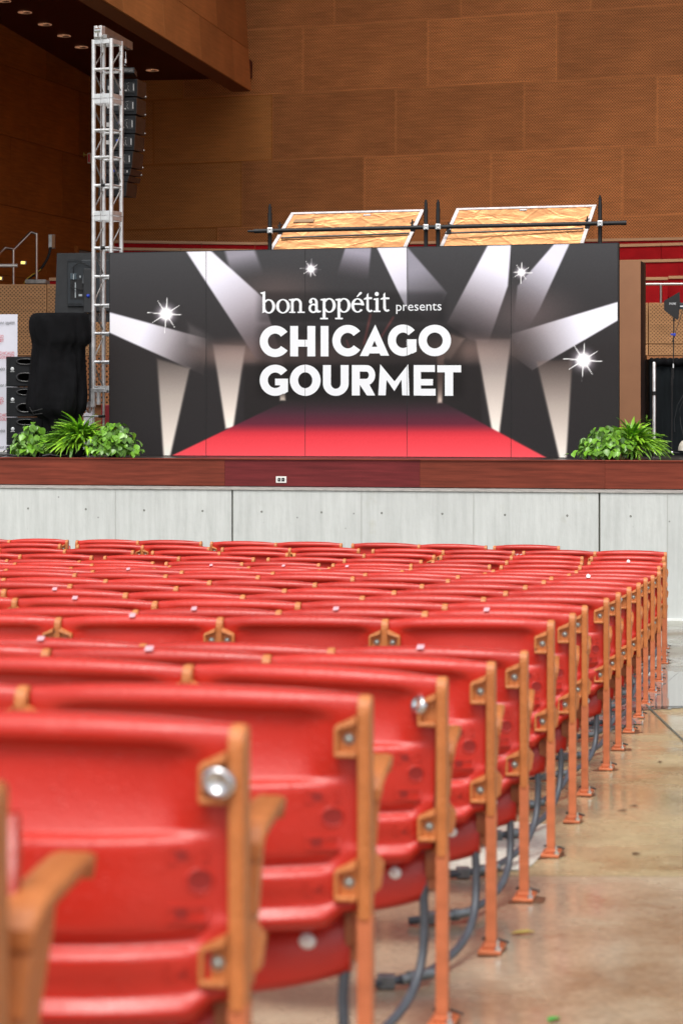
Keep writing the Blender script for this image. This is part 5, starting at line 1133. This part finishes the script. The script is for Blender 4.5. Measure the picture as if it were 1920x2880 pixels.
for ri,(dend,segs) in enumerate(ROWS):
    xe = segs[-1][-1][0] if ri < 20 else 1870
    ue = (xe-HX)/F; d0 = dend*(1+ROWT*ue)
    cnt = 0; allseg = []
    tops = []
    for sg_ in segs: tops.append([PW(x,y,d0,ROWT) for x,y in sg_])
    for si in range(len(segs)-1,-1,-1):
        pts = tops[si]
        for k in range(len(pts)-1,0,-1):
            r_, l_ = pts[k], pts[k-1]; cnt += 1; nchair += 1
            w_ = (Vector((r_.x-l_.x,r_.y-l_.y))).length
            base = Vector((r_.x,r_.y,fz(r_.y))); zr = r_.z-base.z; zl = l_.z-base.z
            end_r = (k == len(pts)-1); aisle = (cnt == 1)
            rown = ORD[ri+1]
            if aisle: lab = ('red folding seat with a chrome plate at the aisle end of the %s row' if ri in PLATES else 'red folding seat at the aisle end of the %s row from the camera') % rown
            else: lab = 'red folding seat, %s from the aisle end, in the %s row from the camera' % (ORD[cnt], rown)
            rt = thing('stadium_seat', lab, 'seat', base, yaw+R(random.uniform(-.25,.25)), 'red folding seats in rows facing the stage')
            cx = -w_/2; zm = (zr+zl)/2; tilt = math.atan2(zl-zr, w_)
            Mb_ = Matrix.Translation((cx,0,zm))@Matrix.Rotation(tilt,4,'Y')@Matrix.Diagonal((w_/RW,1,1,1))
            jig = random.uniform(-.006,.006)
            bk = link('backrest', ME['back'], rt, M=Mb_@Matrix.Translation((0,jig*.5,jig*.3))@Matrix.Rotation(R(random.uniform(-.9,.9)),4,'X')@Matrix.Rotation(R(random.uniform(-.25,.25)),4,'Y'))
            st_ = link('seat', ME['seat'], rt, M=Mb_@Matrix.Translation((0,jig,0))); [link('seat_bolt', ME['sb'], st_, M=Matrix.Translation((q_*.195,0,0))) for q_ in (-1,1)]
            px_l, px_r = segs[si][k-1][0], segs[si][k][0]
            for sx in STK.get(ri, []):
                if px_l < sx < px_r: link('sticker', ME['sticker'], bk, M=Matrix.Translation(((sx-(px_l+px_r)/2)/(px_r-px_l)*RW*.95, -.018, .016)))
            add_standard(rt, 0, zr, (-1,) if end_r else (-1,1), plate=(0 if not (aisle and ri in PLATES) else (1 if ri == 1 else 2)), long_arm=1.3 if ri == 0 else 1.0)
            if k == 1:
                # leftmost standard of the segment belongs to this seat; it follows the slope of the floor
                dz = fz(l_.y)-base.z; M_ = Matrix.Translation((-w_,0,dz))
                sub = link('post', ME['post'], rt, M=Matrix.Translation((-w_,0,zl)))
                link('bracket', ME['brr'], sub, M=Matrix.Translation((0,0,-.058))); link('bracket', ME['brr'], sub, M=Matrix.Translation((0,0,-.334)))
                link('bolt', ME['bolt'], sub, M=Matrix.Translation((.029,0,-.058))); link('bolt', ME['bolt'], sub, M=Matrix.Translation((.029,0,-.334)))
                link('armrest', ME['arm'], rt, M=Matrix.Translation((-w_,0,zl))); link('side_frame', ME['cast'], rt, M=Matrix.Translation((-w_,0,zl)))
                link('leg', ME['leg'], rt, M=Matrix.Translation((-w_,0,zl-.425))@Matrix.Diagonal((1,1,zl-.425-dz-.012,1)))
                link('foot_plate', ME['foot'], rt, M=Matrix.Translation((-w_,0,dz)))
            if ri == 20 and px_l < 1480 < px_r:
                vs, fs = text_mesh('SECTION', 72/F*21.2, 11/F*21.2); b = MB()
                b.add([(v[0]-.115,-.055,v[2]-.105) for v in vs], fs); obj('lettering', b, M_white, bk)
            if ri in (13,17) and aisle:
                b = MB(); sx = {13:1655,17:1767}[ri]; lx = (sx-(px_l+px_r)/2)/(px_r-px_l)*RW
                b.add([(lx-.012,-.042,.0),(lx+.010,-.042,-.002),(lx+.014,-.036,.012),(lx-.002,-.032,.022),(lx-.012,-.034,.014)],[(0,1,2,3,4)]); obj('white_tape', b, M_white, bk)
            # conduit under the aisle end
            if aisle and 1 <= ri < 18:
                pe_ = []
                o_ = Vector((r_.x-.035,r_.y+.06,0)); zt_ = r_.z-.45
                f1 = Vector((o_.x-.20,o_.y-.50,0)); fzv = fz(f1.y)+.025
                zf = fz(o_.y)
                jx, jy = random.uniform(-.03,.03), random.uniform(-.05,.05)
                P0 = Vector((o_.x,o_.y,zt_)); P1 = Vector((o_.x-.01,o_.y-.02,zf+.30)); P2 = Vector((o_.x-.02+jx,o_.y-.10,zf+.03)); P3 = Vector((f1.x+jx,f1.y+jy,fzv))
                pp = [P0, P0.lerp(P1,.5)]
                for q in range(13):
                    t = q/12; pp.append(P1*(1-t)**3+Vector((o_.x-.0,o_.y-.03,zf+.10))*3*t*(1-t)**2+P2*3*t*t*(1-t)+P3*t**3)
                pp += [P3+Vector((-.10,-.05,-.004)), P3+Vector((-.16,-.06,-.008))]
                b = MB(); b.tube([p-base for p in pp],.0115,10); pass; o = obj('conduit', b, M_conduit, rt); o.matrix_local = Matrix.Rotation(-yaw,4,'Z')
                q3 = P3-base; b = MB(); b.tube([q3+Vector((.035,.02,.004)),q3+Vector((-.05,-.03,-.002))],.014,10); b.tube([q3+Vector((-.01,-.005,0)),q3+Vector((-.03,-.016,0))],.018,10); b.bbox((q3.x-.11,q3.y-.06,q3.z-.02),(q3.x-.065,q3.y-.02,q3.z+.015),.004); obj('conduit_fitting', b, mat('zinc_fitting', (.22,.24,.25), .5, .7, var=.3, vscale=20), o)
print('seats', nchair, 'objects', len(bpy.data.objects))
